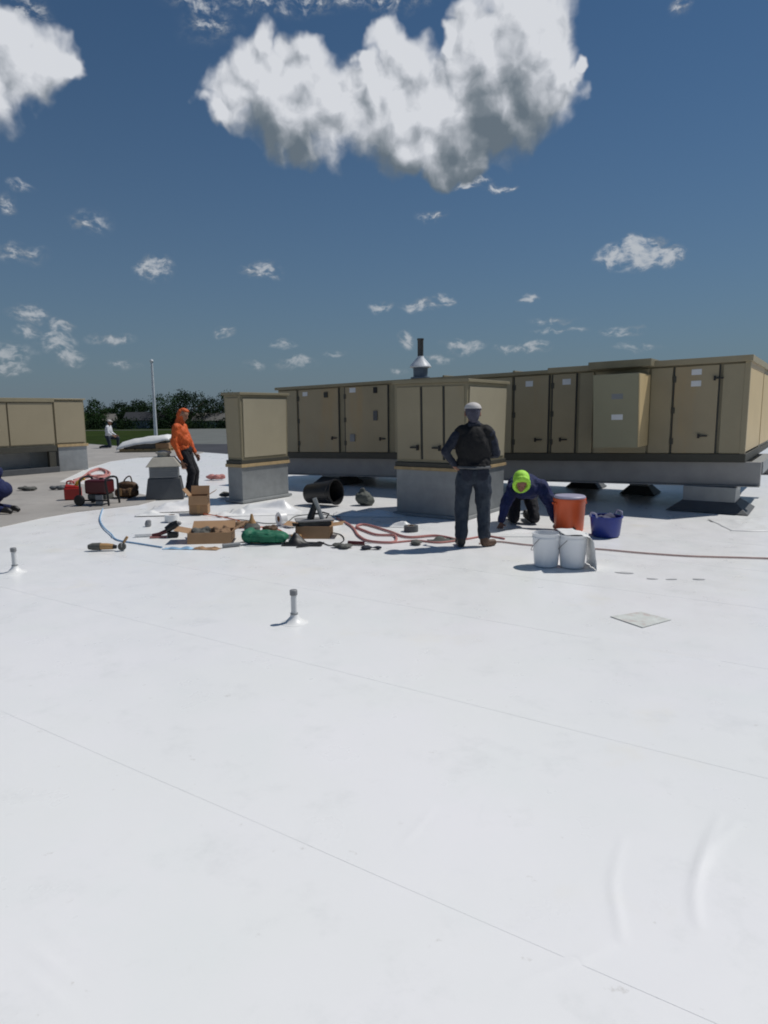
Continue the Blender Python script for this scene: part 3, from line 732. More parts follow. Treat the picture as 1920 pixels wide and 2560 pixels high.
# local +y points to the far left (AX), so the visible side is y = 0
def zat(v, x=0.0): 
    p = lc + NX*x; d = p.y; return AT(125, v, d).z
LT, LBm = zat(860), zat(962)
lb('casing', -4.0, 0, .02, 2.2, LBm, LT-.05, M_tan_trim)
lb('roof_cap', -4.06, .03, -.04, 2.26, LT-.11, LT, M_tan_trim)
M_lside = mat('tan_left_unit_paint', (.305, .260, .172), .55, var=.05, vscale=.9)
for i in range(3): lb('side_panel', -1.30*(i+1)+.02, -1.30*i-.02, -.012, .018, LBm+.05, LT-.13, M_lside)
lb('section_casing', .03, 1.0, .06, 2.1, LBm+.02, LT-.04, M_tan_trim)
lb('section_panel', .06, .95, .03, .058, LBm+.06, LT-.09, M_lside)
lb('section_roof_cap', .032, 1.03, .0, 2.15, LT-.038, LT-.002, M_tan)
lb('base_rail', -4.05, .02, -.02, .06, LBm-.16, LBm-.002, M_darkbase)
lb('base_rail', -4.05, .02, 2.1, 2.2, LBm-.16, LBm-.002, M_darkbase)
for x in (-.12, -2.1, -3.9): lb('base_post', x-.1, x+.1, -.01, .10, .006, LBm-.162, M_darkbase)
lb('lower_rail', -4.05, .05, -.03, .07, .006, .16, M_greydark)
lb('duct', -3.4, -.5, .5, 1.6, .10, LBm-.17, M_galv)
lb('curb', .10, 1.0, .05, 2.0, .006, LBm+.018, M_galv)
lb('timber_plate', .06, 1.04, .01, 2.06, LBm-.06, LBm+.016, M_wood)

# ---------------------------------------------------------------- people
def person_at(p, label, group=None): return p
def finish_person(body, label):
    body.name = 'person'; tag(body, label, 'person', 'roofing crew'); return body

# --- standing man in black, back to the camera, hands at the hips
pm = G(1021, 1180); sm_ = pm.y*K/F/1.0; 
def man_black():
    s = 1.0; L_ = Vector((pm.x, pm.y, .004))
    V = lambda x, y, z: Vector((x, y, z))
    hp, _e = head_prims((-.01, .05, 1.625), (.15, 1, -.32))
    lw, rw = V(-.225,-.02,.985), V(.13,.27,1.10)
    body = hp + [cap((-.01,.02,1.55), .058, (0,0,1.42), .065), ell((0,0,1.2), (.15,.09,.25)), ell((0,0,.95), (.14,.10,.14)),
        cap((-.19,0,1.40), .05, (-.35,-.05,1.17), .036), cap((-.35,-.05,1.17), .036, lw, .026),
        cap((.19,0,1.40), .05, (.27,.03,1.14), .036), cap((.27,.03,1.14), .036, rw, .026),
        cap((-.10,0,.9), .075, (-.135,.02,.5), .05), cap((-.135,.02,.5), .05, (-.145,-.03,.08), .035),
        cap((.10,0,.9), .075, (.125,.03,.5), .05), cap((.125,.03,.5), .05, (.14,-.02,.08), .035)]
    body += hand(lw, (.75,.15,-.45), (.3,1,.1), .5, 1.0) + hand(rw, (-.75,.6,.1), (0,.2,1), .7, 1.0)
    b = blob('person', body, M_skin2, None, .006, 3, loc=L_)
    finish_person(b, 'man in black vest and jeans standing with his back turned, one hand on hip')
    add_eyes(_e, b)
    blob('vest', [ell((0,.0,1.22), (.225,.15,.28)), cap((-.15,0,1.41), .082, (.15,0,1.41), .082), cap((-.05,.01,1.45), .07, (.05,.01,1.45), .07),
        cap((-.085,0,1.04), .13, (.085,0,1.04), .13), cap((-.175,0,1.40), .07, (-.215,-.01,1.33), .064), cap((.175,0,1.40), .07, (.205,0,1.33), .064), ell((0,-.01,1.0), (.205,.150,.06))], M_blackcloth, b, .010, 3, .011, .085)
    blob('sleeve', [cap((-.20,-.005,1.37), .070, (-.35,-.05,1.17), .058), cap((-.35,-.05,1.17), .056, lw+V(-.008,0,.03), .040)], M_slate, b, .009, 3, .011, .06)
    blob('sleeve', [cap((.20,0,1.37), .070, (.275,.03,1.14), .060), cap((.275,.03,1.14), .056, rw-V(-.03,.05,0), .040)], M_slate, b, .009, 3, .011, .06)
    blob('trousers', [ell((0,0,.93), (.195,.145,.10)), ell((-.07,-.05,.88), (.105,.095,.12)), ell((.07,-.05,.88), (.105,.095,.12)),
        cap((-.105,0,.84), .115, (-.135,.025,.5), .092), cap((-.135,.025,.5), .090, (-.145,-.02,.14), .076),
        cap((.105,0,.84), .115, (.130,.035,.5), .092), cap((.130,.035,.5), .090, (.14,-.01,.14), .076)], M_jeans, b, .010, 3, .014, .085)
    bl = MB(); bl.tube([(.196*math.cos(a), -.004+.148*math.sin(a), .985+.004*math.sin(a)) for a in [i*2*math.pi/28 for i in range(28)]], .019, 6, closed=True)
    bl.build('belt', M_greydark, b, smooth=True)
    blob('boot', [cap((-.145,-.03,.16), .056, (-.145,-.035,.06), .056), cap((-.145,-.04,.045), .044, (-.17,.13,.036), .040), ell((-.15,.0,.018), (.050,.10,.018))], M_bootblack, b, .008, 3)
    blob('boot', [cap((.14,-.02,.16), .056, (.14,-.025,.06), .056), cap((.14,-.03,.045), .044, (.265,.05,.036), .042), ell((.19,.0,.018), (.105,.055,.018), (0,0,.55))], M_boot, b, .008, 3)
    blob('hair', [cap((-.012,.022,1.655), .094, (-.008,.004,1.60), .078), cap((-.006,-.005,1.58), .062, (-.004,-.012,1.545), .052)], M_greyhair, b, .008, 3, .004, .03)
    blob('collar', [cap((-.055,.01,1.475), .045, (.055,.01,1.475), .045), cap((-.05,-.03,1.49), .032, (.05,-.03,1.49), .032), cap((-.03,.0,1.50), .05, (.03,.0,1.50), .05)], M_slate, b, .009, 3, .003, .05)
    for sx_ in (-1, 1):
        pk_ = MB(); pk_.add([(sx_*.095+dx, -.150-.012*(1-abs(dx)/.07)-.004*k, .905+dz) for k in (0, 1) for dx, dz in ((-.06,.05),(.06,.05),(.06,-.06),(0,-.085),(-.06,-.06))], [(0,1,2,3,4),(9,8,7,6,5)]+[(i,(i+1)%5,5+(i+1)%5,5+i) for i in range(5)])
        pk_.build('pocket', M_slate, b)
    c = MB(); prof = [(.104*math.cos(a), .075*math.sin(a)) for a in [i*math.pi/2/7 for i in range(8)]]; prof[-1] = (.002, .075)
    cp = c.lathe(prof, 20, (-.010,.035,1.685)).build('cap', M_capwhite, b, smooth=True)
    pr = MB(); pr.add([(-.008+0.105*math.cos(a), .045+.105*math.sin(a)+k*(.085*math.sin(a)), 1.692-.03*k) for k in (0, 1) for a in [math.pi*i/10 for i in range(11)]], [(i, i+1, 12+i, 11+i) for i in range(10)])
    bo = pr.build('brim', M_capwhite, cp); so = bo.modifiers.new('t', 'SOLIDIFY'); so.thickness = .006
man_black()

# --- worker in orange, side on, facing right, standing behind the cardboard box
po = G(414, 1071)
def man_orange():
    L_ = Vector((po.x, po.y, .004)); V = lambda x, y, z: Vector((x, y, z))
    hp, e_ = head_prims((-.085, -.01, 1.615), (1, -.25, -.42))
    lw = V(-.10,-.19,.70); rw = V(.06,.22,.82)
    body = hp + [cap((-.12,0,1.53), .056, (-.17,0,1.42), .062), ell((-.14,0,1.2), (.10,.15,.25)), ell((-.09,0,.93), (.10,.14,.13)),
        cap((-.19,-.17,1.38), .05, (-.235,-.22,1.08), .037), cap((-.235,-.22,1.08), .037, lw, .026),
        cap((-.15,.17,1.38), .05, (-.06,.23,1.09), .037), cap((-.06,.23,1.09), .037, rw, .026),
        cap((-.08,-.09,.88), .075, (.05,-.09,.47), .05), cap((.05,-.09,.47), .05, (-.03,-.09,.08), .035),
        cap((-.07,.09,.88), .075, (.07,.10,.47), .05), cap((.07,.10,.47), .05, (.03,.12,.08), .035)]
    body += hand(lw, (.25,0,-1), (.9,.3,0), .35) + hand(rw, (.55,0,-.8), (.7,-.3,.2), .5)
    b = blob('person', body, M_skin, None, .006, 3, loc=L_)
    finish_person(b, 'worker in bright orange hooded shirt and dark trousers standing behind a cardboard box')
    add_eyes(e_, b)
    blob('shirt', [ell((-.15,0,1.2), (.15,.20,.28)), cap((-.17,-.12,1.39), .078, (-.16,.12,1.39), .078), cap((-.11,-.07,.98), .125, (-.10,.07,.98), .125), ell((-.06,0,1.1), (.12,.17,.16)),
        cap((-.19,-.17,1.37), .080, (-.235,-.22,1.08), .066), cap((-.235,-.22,1.08), .064, lw+V(-.015,0,.06), .045),
        cap((-.15,.17,1.37), .080, (-.06,.23,1.09), .066), cap((-.06,.23,1.09), .064, rw+V(-.02,0,.06), .045)], M_orange, b, .010, 3, .015, .085)
    blob('hood', [cap((-.105,0,1.645), .098, (-.125,0,1.60), .100), cap((-.12,0,1.58), .090, (-.175,0,1.43), .098), ell((-.05,0,1.70), (.085,.085,.045), (0,.3,0))], M_orange, b, .010, 3, .004, .06)
    blob('trousers', [ell((-.085,0,.92), (.145,.175,.12)), cap((-.08,-.09,.85), .108, (.05,-.09,.47), .088), cap((.05,-.09,.47), .086, (-.03,-.09,.10), .070),
        cap((-.07,.09,.85), .108, (.07,.10,.47), .088), cap((.07,.10,.47), .086, (.03,.12,.10), .070)], M_darkpants, b, .010, 3, .013, .08)
    for (x, y) in ((-.03,-.09), (.03,.12)):
        blob('boot', [cap((x,y,.12), .05, (x,y,.06), .052), cap((x,y,.045), .042, (x+.16,y-.03,.034), .036), ell((x+.06,y-.012,.016), (.12,.046,.016))], M_boot, b, .008, 3)
man_orange()

# --- kneeling man with lime hood, leaning on both hands towards the camera
pk = G(1140, 1143)
def man_lime():
    L_ = Vector((pk.x, pk.y, .004)); V = lambda x, y, z: Vector((x, y, z))
    hp, e_ = head_prims((-.11, -.02, .66), (-.05, -.85, -.60), k=1.0)
    lw = V(-.375,.0,.085); rw = V(.385,-.02,.085)
    le = V(-.315,.06,.33); re_ = V(.335,.06,.34)
    body = hp + [cap((-.10,.06,.62), .058, (-.04,.16,.60), .068), ell((.01,.34,.57), (.15,.26,.11), (.1,0,0)),
        cap((-.17,.16,.56), .05, le, .037), cap(le, .036, lw, .027), cap((.19,.16,.57), .05, re_, .037), cap(re_, .036, rw, .027),
        ell((.03,.62,.50), (.14,.14,.13)), cap((-.07,.62,.46), .08, (-.11,.40,.09), .055), cap((-.11,.40,.09), .05, (-.10,.80,.06), .036),
        cap((.13,.62,.46), .08, (.17,.40,.09), .055), cap((.17,.40,.09), .05, (.16,.80,.06), .036)]
    body += hand(lw, (-.25,-.75,-.42), (.8,-.3,0), .25) + hand(rw, (.25,-.75,-.42), (-.8,-.3,0), .25)
    b = blob('person', body, M_skin2, None, .006, 3, loc=L_)
    finish_person(b, 'worker in lime green hood and navy shirt kneeling forward on both hands')
    add_eyes(e_, b)
    # lime hood with an opening for the face
    f = V(-.05,-.85,-.60).normalized(); s = f.cross(V(0,0,1)).normalized(); u = s.cross(f); c = V(-.11,-.02,.66)
    P = lambda a, q, z: c + f*a + s*q + u*z
    hood = [ell(P(-.04,0,.045), (.115,.115,.115)), cap(P(.035,-.045,.088), .042, P(.035,.045,.088), .042)]
    ring = [(.04, .102*math.cos(a), .125*math.sin(a)-.005) for a in [i*2*math.pi/14 for i in range(15)]]
    hood += [cap(P(*ring[i]), .027, P(*ring[i+1]), .027) for i in range(14)]
    hood += [cap(P(-.05,0,-.06), .10, V(-.05,.12,.60), .10), cap(P(.03,-.04,-.115), .035, P(.03,.04,-.115), .035)]
    blob('hood', hood, M_lime, b, .008, 3, .003, .06)
    blob('shirt', [ell((.01,.32,.57), (.25,.32,.18), (.12,0,0)), cap((-.16,.15,.57), .095, (.18,.15,.59), .105), cap((-.03,.5,.56), .15, (.08,.55,.54), .15),
        cap((-.19,.16,.555), .096, le, .082), cap(le, .080, lw+V(.005,.01,.04), .052), cap((.22,.16,.575), .108, re_, .095), cap(re_, .090, rw+V(-.005,.01,.04), .055)], M_navy, b, .010, 3, .014, .08)
    blob('trousers', [ell((.03,.66,.48), (.20,.17,.16)), cap((-.08,.62,.45), .11, (-.12,.38,.095), .080), cap((-.12,.40,.085), .078, (-.10,.78,.08), .062),
        cap((.14,.62,.45), .11, (.18,.38,.095), .080), cap((.18,.40,.085), .078, (.16,.78,.08), .062)], M_darkpants, b, .010, 3, .012, .08)
    for x in (-.10, .16):
        blob('boot', [cap((x,.76,.07), .048, (x,.88,.06), .046), cap((x,.88,.06), .044, (x,.93,.17*.3), .040), ell((x,.93,.07), (.045,.04,.07))], M_bootblack, b, .008, 3)
man_lime()

# --- crouching worker cut by the left picture edge
pe = G(-8, 1109)
def man_edge():
    L_ = Vector((pe.x, pe.y, .006)); V = lambda x, y, z: Vector((x, y, z))
    hp, e_ = head_prims((-.42, -.02, .80), (-1, -.1, -.6))
    lw = V(-.50,-.16,.18); rw = V(-.52,.16,.16)
    body = hp + [cap((-.36,0,.74), .056, (-.30,0,.70), .064), ell((-.12,0,.60), (.26,.14,.12), (0,-.5,0)),
        cap((-.28,-.17,.66), .048, (-.38,-.22,.40), .036), cap((-.38,-.22,.40), .035, lw, .026),
        cap((-.28,.17,.66), .048, (-.40,.22,.38), .036), cap((-.40,.22,.38), .035, rw, .026),
        ell((.12,0,.40), (.13,.15,.12)), cap((.10,-.10,.38), .075, (-.18,-.14,.10), .05), cap((-.16,-.14,.09), .048, (.20,-.12,.06), .035),
        cap((.10,.10,.38), .075, (-.18,.14,.10), .05), cap((-.16,.14,.09), .048, (.20,.12,.06), .035)]
    body += hand(lw, (-.6,0,-.7), (.3,.8,0), .5) + hand(rw, (-.6,0,-.7), (.3,-.8,0), .5)
    b = blob('person', body, M_skin, None, .007, 3, loc=L_)
    finish_person(b, 'crouching worker in navy clothes cut off by the left picture edge')
    add_eyes(e_, b)
    blob('shirt', [ell((-.12,0,.60), (.31,.19,.155), (0,-.5,0)), cap((-.27,-.12,.67), .08, (-.27,.12,.67), .08), cap((.03,-.06,.48), .13, (.03,.06,.48), .13),
        cap((-.28,-.17,.65), .078, (-.38,-.22,.42), .062), cap((-.28,.17,.65), .078, (-.40,.22,.40), .062)], M_navy, b, .012, 4, .008, .1)
    blob('trousers', [ell((.12,0,.40), (.165,.19,.15)), cap((.09,-.10,.37), .105, (-.18,-.14,.115), .078), cap((-.16,-.14,.095), .074, (.18,-.12,.075), .056),
        cap((.09,.10,.37), .105, (-.18,.14,.115), .078), cap((-.16,.14,.095), .074, (.18,.12,.075), .056)], M_navy, b, .012, 4, .008, .1)
    for y in (-.12, .12):
        blob('boot', [cap((.17,y,.07), .05, (.27,y,.06), .05), cap((.27,y,.06), .048, (.31,y,.04), .04)], M_bootblack, b, .008, 3)
    hr = [0]
    blob('cap', [ell((-.42,-.02,.86), (.105,.10,.07), (0,-.5,0)), ell((-.52,-.02,.83), (.07,.07,.012), (0,-.5,0))], M_navy, b, .009, 2)
man_edge()

# --- far worker in white shirt, bending on one knee near the roof edge
pf = G(238, 968)
def man_far():
    L_ = Vector((pf.x, pf.y, .006)); V = lambda x, y, z: Vector((x, y, z))
    hp, e_ = head_prims((.06, 0, 1.20), (1, -.3, -.5))
    lw = V(.26,-.18,.58); rw = V(.28,.18,.58)
    body = hp + [cap((.03,0,1.12), .056, (0,0,1.02), .064), ell((-.02,0,.82), (.11,.16,.24)), ell((-.05,0,.56), (.12,.15,.12)),
        cap((-.01,-.19,.98), .05, (.02,-.23,.72), .036), cap((.02,-.23,.72), .035, lw, .026), cap((-.01,.19,.98), .05, (.02,.23,.72), .036), cap((.02,.23,.72), .035, rw, .026),
        cap((-.03,-.10,.52), .08, (.05,-.12,.09), .055), cap((.05,-.12,.09), .05, (-.36,-.12,.06), .036), cap((-.03,.10,.52), .08, (.36,.12,.48), .056), cap((.36,.12,.48), .05, (.34,.12,.09), .036)]
    body += hand(lw, (.8,.2,-.4), (0,.4,1), .5) + hand(rw, (.8,-.2,-.4), (0,-.4,1), .5)
    b = blob('person', body, M_skin, None, .009, 3, loc=L_)
    finish_person(b, 'distant worker in white shirt and jeans on one knee near the far roof edge')
    add_eyes(e_, b)
    blob('shirt', [ell((-.02,0,.82), (.15,.21,.28)), cap((0,-.13,1.0), .08, (0,.13,1.0), .08), cap((-.04,-.06,.62), .13, (-.04,.06,.62), .13),
        cap((-.01,-.19,.97), .08, (.02,-.23,.72), .064), cap((.02,-.23,.72), .06, lw-V(.06,0,-.03), .045), cap((-.01,.19,.97), .08, (.02,.23,.72), .064), cap((.02,.23,.72), .06, rw-V(.06,0,-.03), .045)], M_whitecloth, b, .014, 4, .008, .1)
    blob('trousers', [ell((-.05,0,.54), (.15,.19,.13)), cap((-.03,-.10,.50), .108, (.05,-.12,.10), .08), cap((.05,-.12,.09), .076, (-.33,-.12,.075), .058), cap((-.03,.10,.50), .108, (.36,.12,.47), .082), cap((.36,.12,.46), .08, (.34,.12,.12), .06)], M_jeans, b, .014, 4, .008, .1)
    blob('boot', [cap((.34,.12,.08), .05, (.44,.12,.045), .04)], M_bootblack, b, .010, 2)
    blob('boot', [cap((-.33,-.12,.07), .05, (-.43,-.12,.05), .045)], M_bootblack, b, .010, 2)
    blob('cap', [ell((.05,0,1.27), (.105,.10,.065), (0,.3,0)), ell((.15,0,1.25), (.07,.07,.012), (0,.3,0))], M_capwhite, b, .01, 2)
man_far()

# ---------------------------------------------------------------- loose white membrane
def flap(name, label, cx, fn, w, d, nx=36, ny=24, rz=0.0, m=None, thick=.004, cat='membrane', group='loose white membrane pieces', seed=0):
    """a curled sheet: fn(u, v) gives the height over the roof (u, v in 0..1)"""
    vs = []
    for j in range(ny+1):
        for i in range(nx+1):
            u, v = i/nx, j/ny
            ex_ = .04*mnoise.noise(Vector((u*3, seed, v*3)))
            vs.append(((u-.5)*w*(1+.12*mnoise.noise(Vector((v*2.2, seed+4, 0)))) + ex_*.3, (v-.5)*d*(1+.12*mnoise.noise(Vector((u*2.2, seed+8, 0)))), max(.0025, (fn(u, v) + .030*mnoise.noise(Vector((u*4, v*4, seed))) + .008*mnoise.noise(Vector((u*11, v*11, seed))))*min(1, (4*min(u, 1-u, v, 1-v))**1.5))))
    fs = [(j*(nx+1)+i, j*(nx+1)+i+1, (j+1)*(nx+1)+i+1, (j+1)*(nx+1)+i) for j in range(ny) for i in range(nx)]
    o = MB().add(vs, fs).build(name, m or M_roof, None, smooth=True)
    s = o.modifiers.new('t', 'SOLIDIFY'); s.thickness = thick*.5; s.offset = 1
    o.location = (cx.x, cx.y, .002); o.rotation_euler = (0, 0, rz)
    return tag(o, label, cat, group)
g_ = lambda x, c, w: math.exp(-((x-c)/w)**2)
flap('membrane_flap', 'white membrane fold humped beside the cardboard box, left side', G(388, 1099), lambda u, v: .17*g_(v, .55+.12*math.sin(u*4), .16)*(.55+.45*u)+.06*g_(v, .3, .15)*g_(u, .3, .3), .95, .8, rz=.2, seed=1)
flap('membrane_flap', 'white membrane hump in front of the narrow tan plenum', G(575, 1106), lambda u, v: .22*g_(v, .62+.1*math.sin(u*5), .14)*(.35+.65*u)+.09*g_(v, .3+.1*u, .13)*g_(u, .4, .35), 1.2, .85, rz=.1, seed=2)
flap('membrane_flap', 'white membrane sheet under the kneeling lime hooded worker hands', G(1165, 1152), lambda u, v: .030*g_(u, .85, .2)+.012*math.sin(u*7)*v+.006, 1.5, .55, rz=-.04, seed=3)
flap('membrane_flap', 'slanted white membrane offcut right of the grey pedestal', G(1640, 1135), lambda u, v: .22*v*v*u+.01, 1.1, 1.0, rz=-.15, seed=4)
flap('membrane_flap', 'white membrane strip lying left of the large plenum shadow', G(800, 1112), lambda u, v: .05*g_(v, .5, .3)+.006, 1.2, .5, rz=-.12, seed=5)

# ---------------------------------------------------------------- pallet stack near the far edge
pp = G(318, 975); ps = thing('pallet_stack', 'low stack of boards under a white cover near the far roof edge', 'pallet stack', (pp.x, pp.y, .005), .1)
for i in range(3): MB().box(-1.0, 1.0, -.6+i*.55, -.5+i*.55, 0, .10).build('runner', M_wood, ps)
for i in range(6): MB().box(-1.0+i*.34, -.74+i*.34, -.62, .62, .102, .13).build('board', M_wood, ps)
MB().box(-.85, .95, -.5, .5, .132, .42).build('insulation', M_greydark, ps, .02)
MB().box(.5, 1.05, -.6, -.1, .133, .36).build('carton', M_cardb, ps, .01)
vs, fs = [], []; nx, ny = 30, 16
for j in range(ny+1):
    for i in range(nx+1):
        u, v = i/nx*2-1, j/ny*2-1
        ed_ = max(0, max(abs(u)-.82, abs(v)-.72)); z = .60 + .13*u - .9*ed_ + .05*mnoise.noise(Vector((u*2.5, v*2.5, 3)))
        vs.append((u*1.1, v*.72, z - (.16 if u < -.3 else 0)*(abs(u)-.3)))
fs = [(j*(nx+1)+i, j*(nx+1)+i+1, (j+1)*(nx+1)+i+1, (j+1)*(nx+1)+i) for j in range(ny) for i in range(nx)]
cv = MB().add(vs, fs).build('cover', M_membrane, ps, smooth=True); cv.modifiers.new('t', 'SOLIDIFY').thickness = .02

# ---------------------------------------------------------------- roof vent behind the orange worker
pv = G(350, 1078); rv = thing('roof_vent', 'beige and grey roof vent on a dark curb left of the orange worker', 'roof vent', (pv.x, pv.y+.25, .006), .25)
MB().hexa([(-.36,-.36,0),(.36,-.36,0),(.36,.36,0),(-.36,.36,0)], [(-.30,-.30,.40),(.30,-.30,.40),(.30,.30,.40),(-.30,.30,.40)]).build('curb', M_greydark, rv, .01)
MB().box(-.27, .27, -.27, .27, .402, .62).build('body', M_galv, rv, .01)
for i in range(4): MB().box(-.25, .25, -.292, -.272, .43+i*.045, .452+i*.045).build('louver', M_capgrey, rv)
MB().hexa([(-.33,-.33,.622),(.33,-.33,.622),(.33,.33,.622),(-.33,.33,.622)], [(-.20,-.20,.80),(.20,-.20,.80),(.20,.20,.80),(-.20,.20,.80)]).build('hood', M_beige, rv, .012)
MB().lathe([(.12,.802),(.12,.86),(.15,.87),(.15,.90),(.02,.93)], 16).build('cap', M_beige, rv, smooth=True)

# ---------------------------------------------------------------- cartons, bags and tools
def carton(u, v, w, d, h, rz, label, flaps=True, fill=None, m=None, flap_a=(60, 20, 35, 70)):
    p = G(u, v); r = thing('cardboard_box', label, 'box', (p.x, p.y, .008), rz); t = .008
    m = m or M_cardb
    MB().box(-w/2, w/2, -d/2, d/2, 0, t).build('bottom', M_cardb2, r)
    for nm, a in (('front', (-w/2, w/2, -d/2, -d/2+t)), ('back', (-w/2, w/2, d/2-t, d/2)), ('left', (-w/2, -w/2+t, -d/2+t+.001, d/2-t-.001)), ('right', (w/2-t, w/2, -d/2+t+.001, d/2-t-.001))):
        MB().box(*a, t+.001, h).build('side', m, r)
    MB().box(-.025, .025, -d/2-.0015, -d/2-.0002, .01, h*.55).build('tape', M_tanleather, r)
    if flaps:
        for k, an in enumerate(flap_a):
            an = R(an); L_ = min(w, d)*.5
            if k == 0: q = MB().hexa([(-w/2,-d/2,h),(w/2,-d/2,h),(w/2,-d/2+.006,h+.001),(-w/2,-d/2+.006,h+.001)], [(-w/2,-d/2-L_*math.cos(an),h+L_*math.sin(an)),(w/2,-d/2-L_*math.cos(an),h+L_*math.sin(an)),(w/2,-d/2+.006-L_*math.cos(an),h+.001+L_*math.sin(an)),(-w/2,-d/2+.006-L_*math.cos(an),h+.001+L_*math.sin(an))])
            elif k == 1: q = MB().hexa([(-w/2,d/2-.006,h),(w/2,d/2-.006,h),(w/2,d/2,h),(-w/2,d/2,h)], [(-w/2,d/2-.006+L_*math.cos(an),h+L_*math.sin(an)),(w/2,d/2-.006+L_*math.cos(an),h+L_*math.sin(an)),(w/2,d/2+L_*math.cos(an),h+L_*math.sin(an)),(-w/2,d/2+L_*math.cos(an),h+L_*math.sin(an))])
            elif k == 2: q = MB().hexa([(-w/2,-d/2,h),(-w/2+.006,-d/2,h),(-w/2+.006,d/2,h),(-w/2,d/2,h)], [(-w/2-L_*math.cos(an),-d/2,h+L_*math.sin(an)),(-w/2+.006-L_*math.cos(an),-d/2,h+L_*math.sin(an)),(-w/2+.006-L_*math.cos(an),d/2,h+L_*math.sin(an)),(-w/2-L_*math.cos(an),d/2,h+L_*math.sin(an))])
            else: q = MB().hexa([(w/2-.006,-d/2,h),(w/2,-d/2,h),(w/2,d/2,h),(w/2-.006,d/2,h)], [(w/2-.006+L_*math.cos(an),-d/2,h+L_*math.sin(an)),(w/2+L_*math.cos(an),-d/2,h+L_*math.sin(an)),(w/2+L_*math.cos(an),d/2,h+L_*math.sin(an)),(w/2-.006+L_*math.cos(an),d/2,h+L_*math.sin(an))])
            q.build('flap', m, r)
    return r, p
carton(432, 1109, .30, .30, .30, .12, 'upright open cardboard box in front of the orange worker feet', flap_a=(-70, 65, 50, 30))
r_, p_ = carton(458, 1168, .56, .36, .13, .1, 'wide low open cardboard box with dark scraps beside the green bag', flap_a=(-72, 25, 12, 30))
# scraps in the wide box
for i, (x, y, mm, lab) in enumerate(((-.14,-.02,M_gravel,'dark grey scrap heaped in the left of the wide cardboard box'),(.12,.04,M_cardb2,'brown scrap heaped in the right of the wide cardboard box'))):
    o = blob('scrap_heap', [ell((0,0,.07), (.13,.13,.07)), ell((.06,.03,.12), (.06,.05,.05)), ell((-.06,-.03,.11), (.05,.06,.05))], mm, None, .010, 2, .02, .06, loc=(p_.x+x, p_.y+y, .02)); tag(o, lab, 'scrap', 'scraps in the wide box')
r_, p2 = carton(680, 1158, .46, .34, .15, -.05, 'shallow cardboard box carrying a grey metal tool, right of the green bag', flaps=True, flap_a=(-75, 10, 8, 8))
# metal welder head on that box
wt = thing('hot_air_welder', 'grey metal roofing tool with tilted handle standing in the shallow cardboard box', 'tool', (p2.x, p2.y+.02, .02), .2)
MB().hexa([(-.20,-.13,0),(.20,-.13,0),(.20,.13,0),(-.20,.13,0)], [(-.22,-.12,.19),(.22,-.12,.19),(.22,.12,.19),(-.22,.12,.19)]).build('body', M_gravel, wt, .02)
MB().box(-.26, .25, -.14, .14, .192, .215).build('plate', M_steel, wt, .004)
MB().tube([(-.06,-.02,.215),(-.02,-.02,.33),(.02,-.03,.47)], [.05,.045,.03], 10).build('motor', M_black, wt, smooth=True)
MB().tube([(.10,-.05,.215),(.05,-.05,.36),(.0,-.05,.50)], [.032,.030,.030], 10).build('handle', M_galv, wt, smooth=True)
MB().tube([(.16,.0,.22),(.2,.02,.27),(.12,.05,.29),(-.05,.06,.26)], .012, 6).build('cable', M_black, wt, smooth=True)

# green bag
pg = G(565, 1178); gb = thing('tool_bag', 'bright green fabric bag lying flat between the cardboard boxes', 'bag', (pg.x, pg.y+.14, .006), -.03); gb.scale = (1.08, 1.1, 1.12)
blob('body', [cap((-.17,-.05,.085), .080, (-.17,.08,.085), .080), cap((-.08,-.05,.075), .070, (.20,-.05,.065), .060), cap((-.08,.08,.075), .070, (.20,.08,.065), .060), cap((.24,-.06,.06), .052, (.24,.09,.06), .052)], M_green, gb, .011, 4, .010, .09)
MB().tube(smoothpath([(-.14,-.11,.11),(-.04,-.16,.12),(.08,-.15,.10),(.16,-.11,.10)]), .012, 6).build('strap', M_green, gb, smooth=True)
MB().box(-.02, .16, -.122, -.112, .03, .10).build('pocket', M_green, gb, .004)
# brown cone-shaped tool behind the green bag
pc = G(542, 1150); bc = thing('caulk_gun', 'small brown and black tool standing just behind the green bag', 'tool', (pc.x, pc.y+.1, .006), .3)
MB().lathe([(.075,0),(.075,.05),(.06,.11),(.03,.17),(.015,.24)], 14).build('cone', M_tanleather, bc, smooth=True)
MB().lathe([(.11,0),(.115,.06),(.08,.10),(.062,.112)], 14).build('skirt', M_gravel, bc, smooth=True)

# black sheet in front of the shallow box
flap('rubber_sheet', 'black rubber sheet lying crumpled in front of the shallow cardboard box', G(655, 1176), lambda u, v: .12*g_(u, .25, .25)*g_(v, .6, .35)+.008, .50, .28, 26, 16, -.1, M_black, .004, 'rubber sheet', None, 11)

# black bin lying on its side, mouth to the right
pbn = G(695, 1099); bn = thing('waste_bin', 'black plastic bin lying on its side between the two tan plenums', 'bin', (pbn.x-.03, pbn.y+.40, .004), -.55); bn.scale = (.84, .84, .84)
prof = [(.19,-.36),(.205,-.34),(.255,.34),(.275,.345),(.275,.385),(.245,.385),(.235,.34),(.18,-.30),(.001,-.30)]
b_ = MB().lathe([(.001,-.36)]+prof, 26, cap=False)
o = b_.build('shell', M_black, bn, smooth=True); o.rotation_euler = (0, R(84), 0); o.location = (0, 0, .268)
MB().tube([(.375*math.cos(0)+.0, .0, .0)]+[(0,0,0)], .001, 3) if False else None
h_ = MB().tube(smoothpath([(.30,-.20,.45),(.30,-.30,.36),(.30,-.30,.26),(.30,-.20,.14)]), .012, 6).build('handle', M_black, bn, smooth=True)
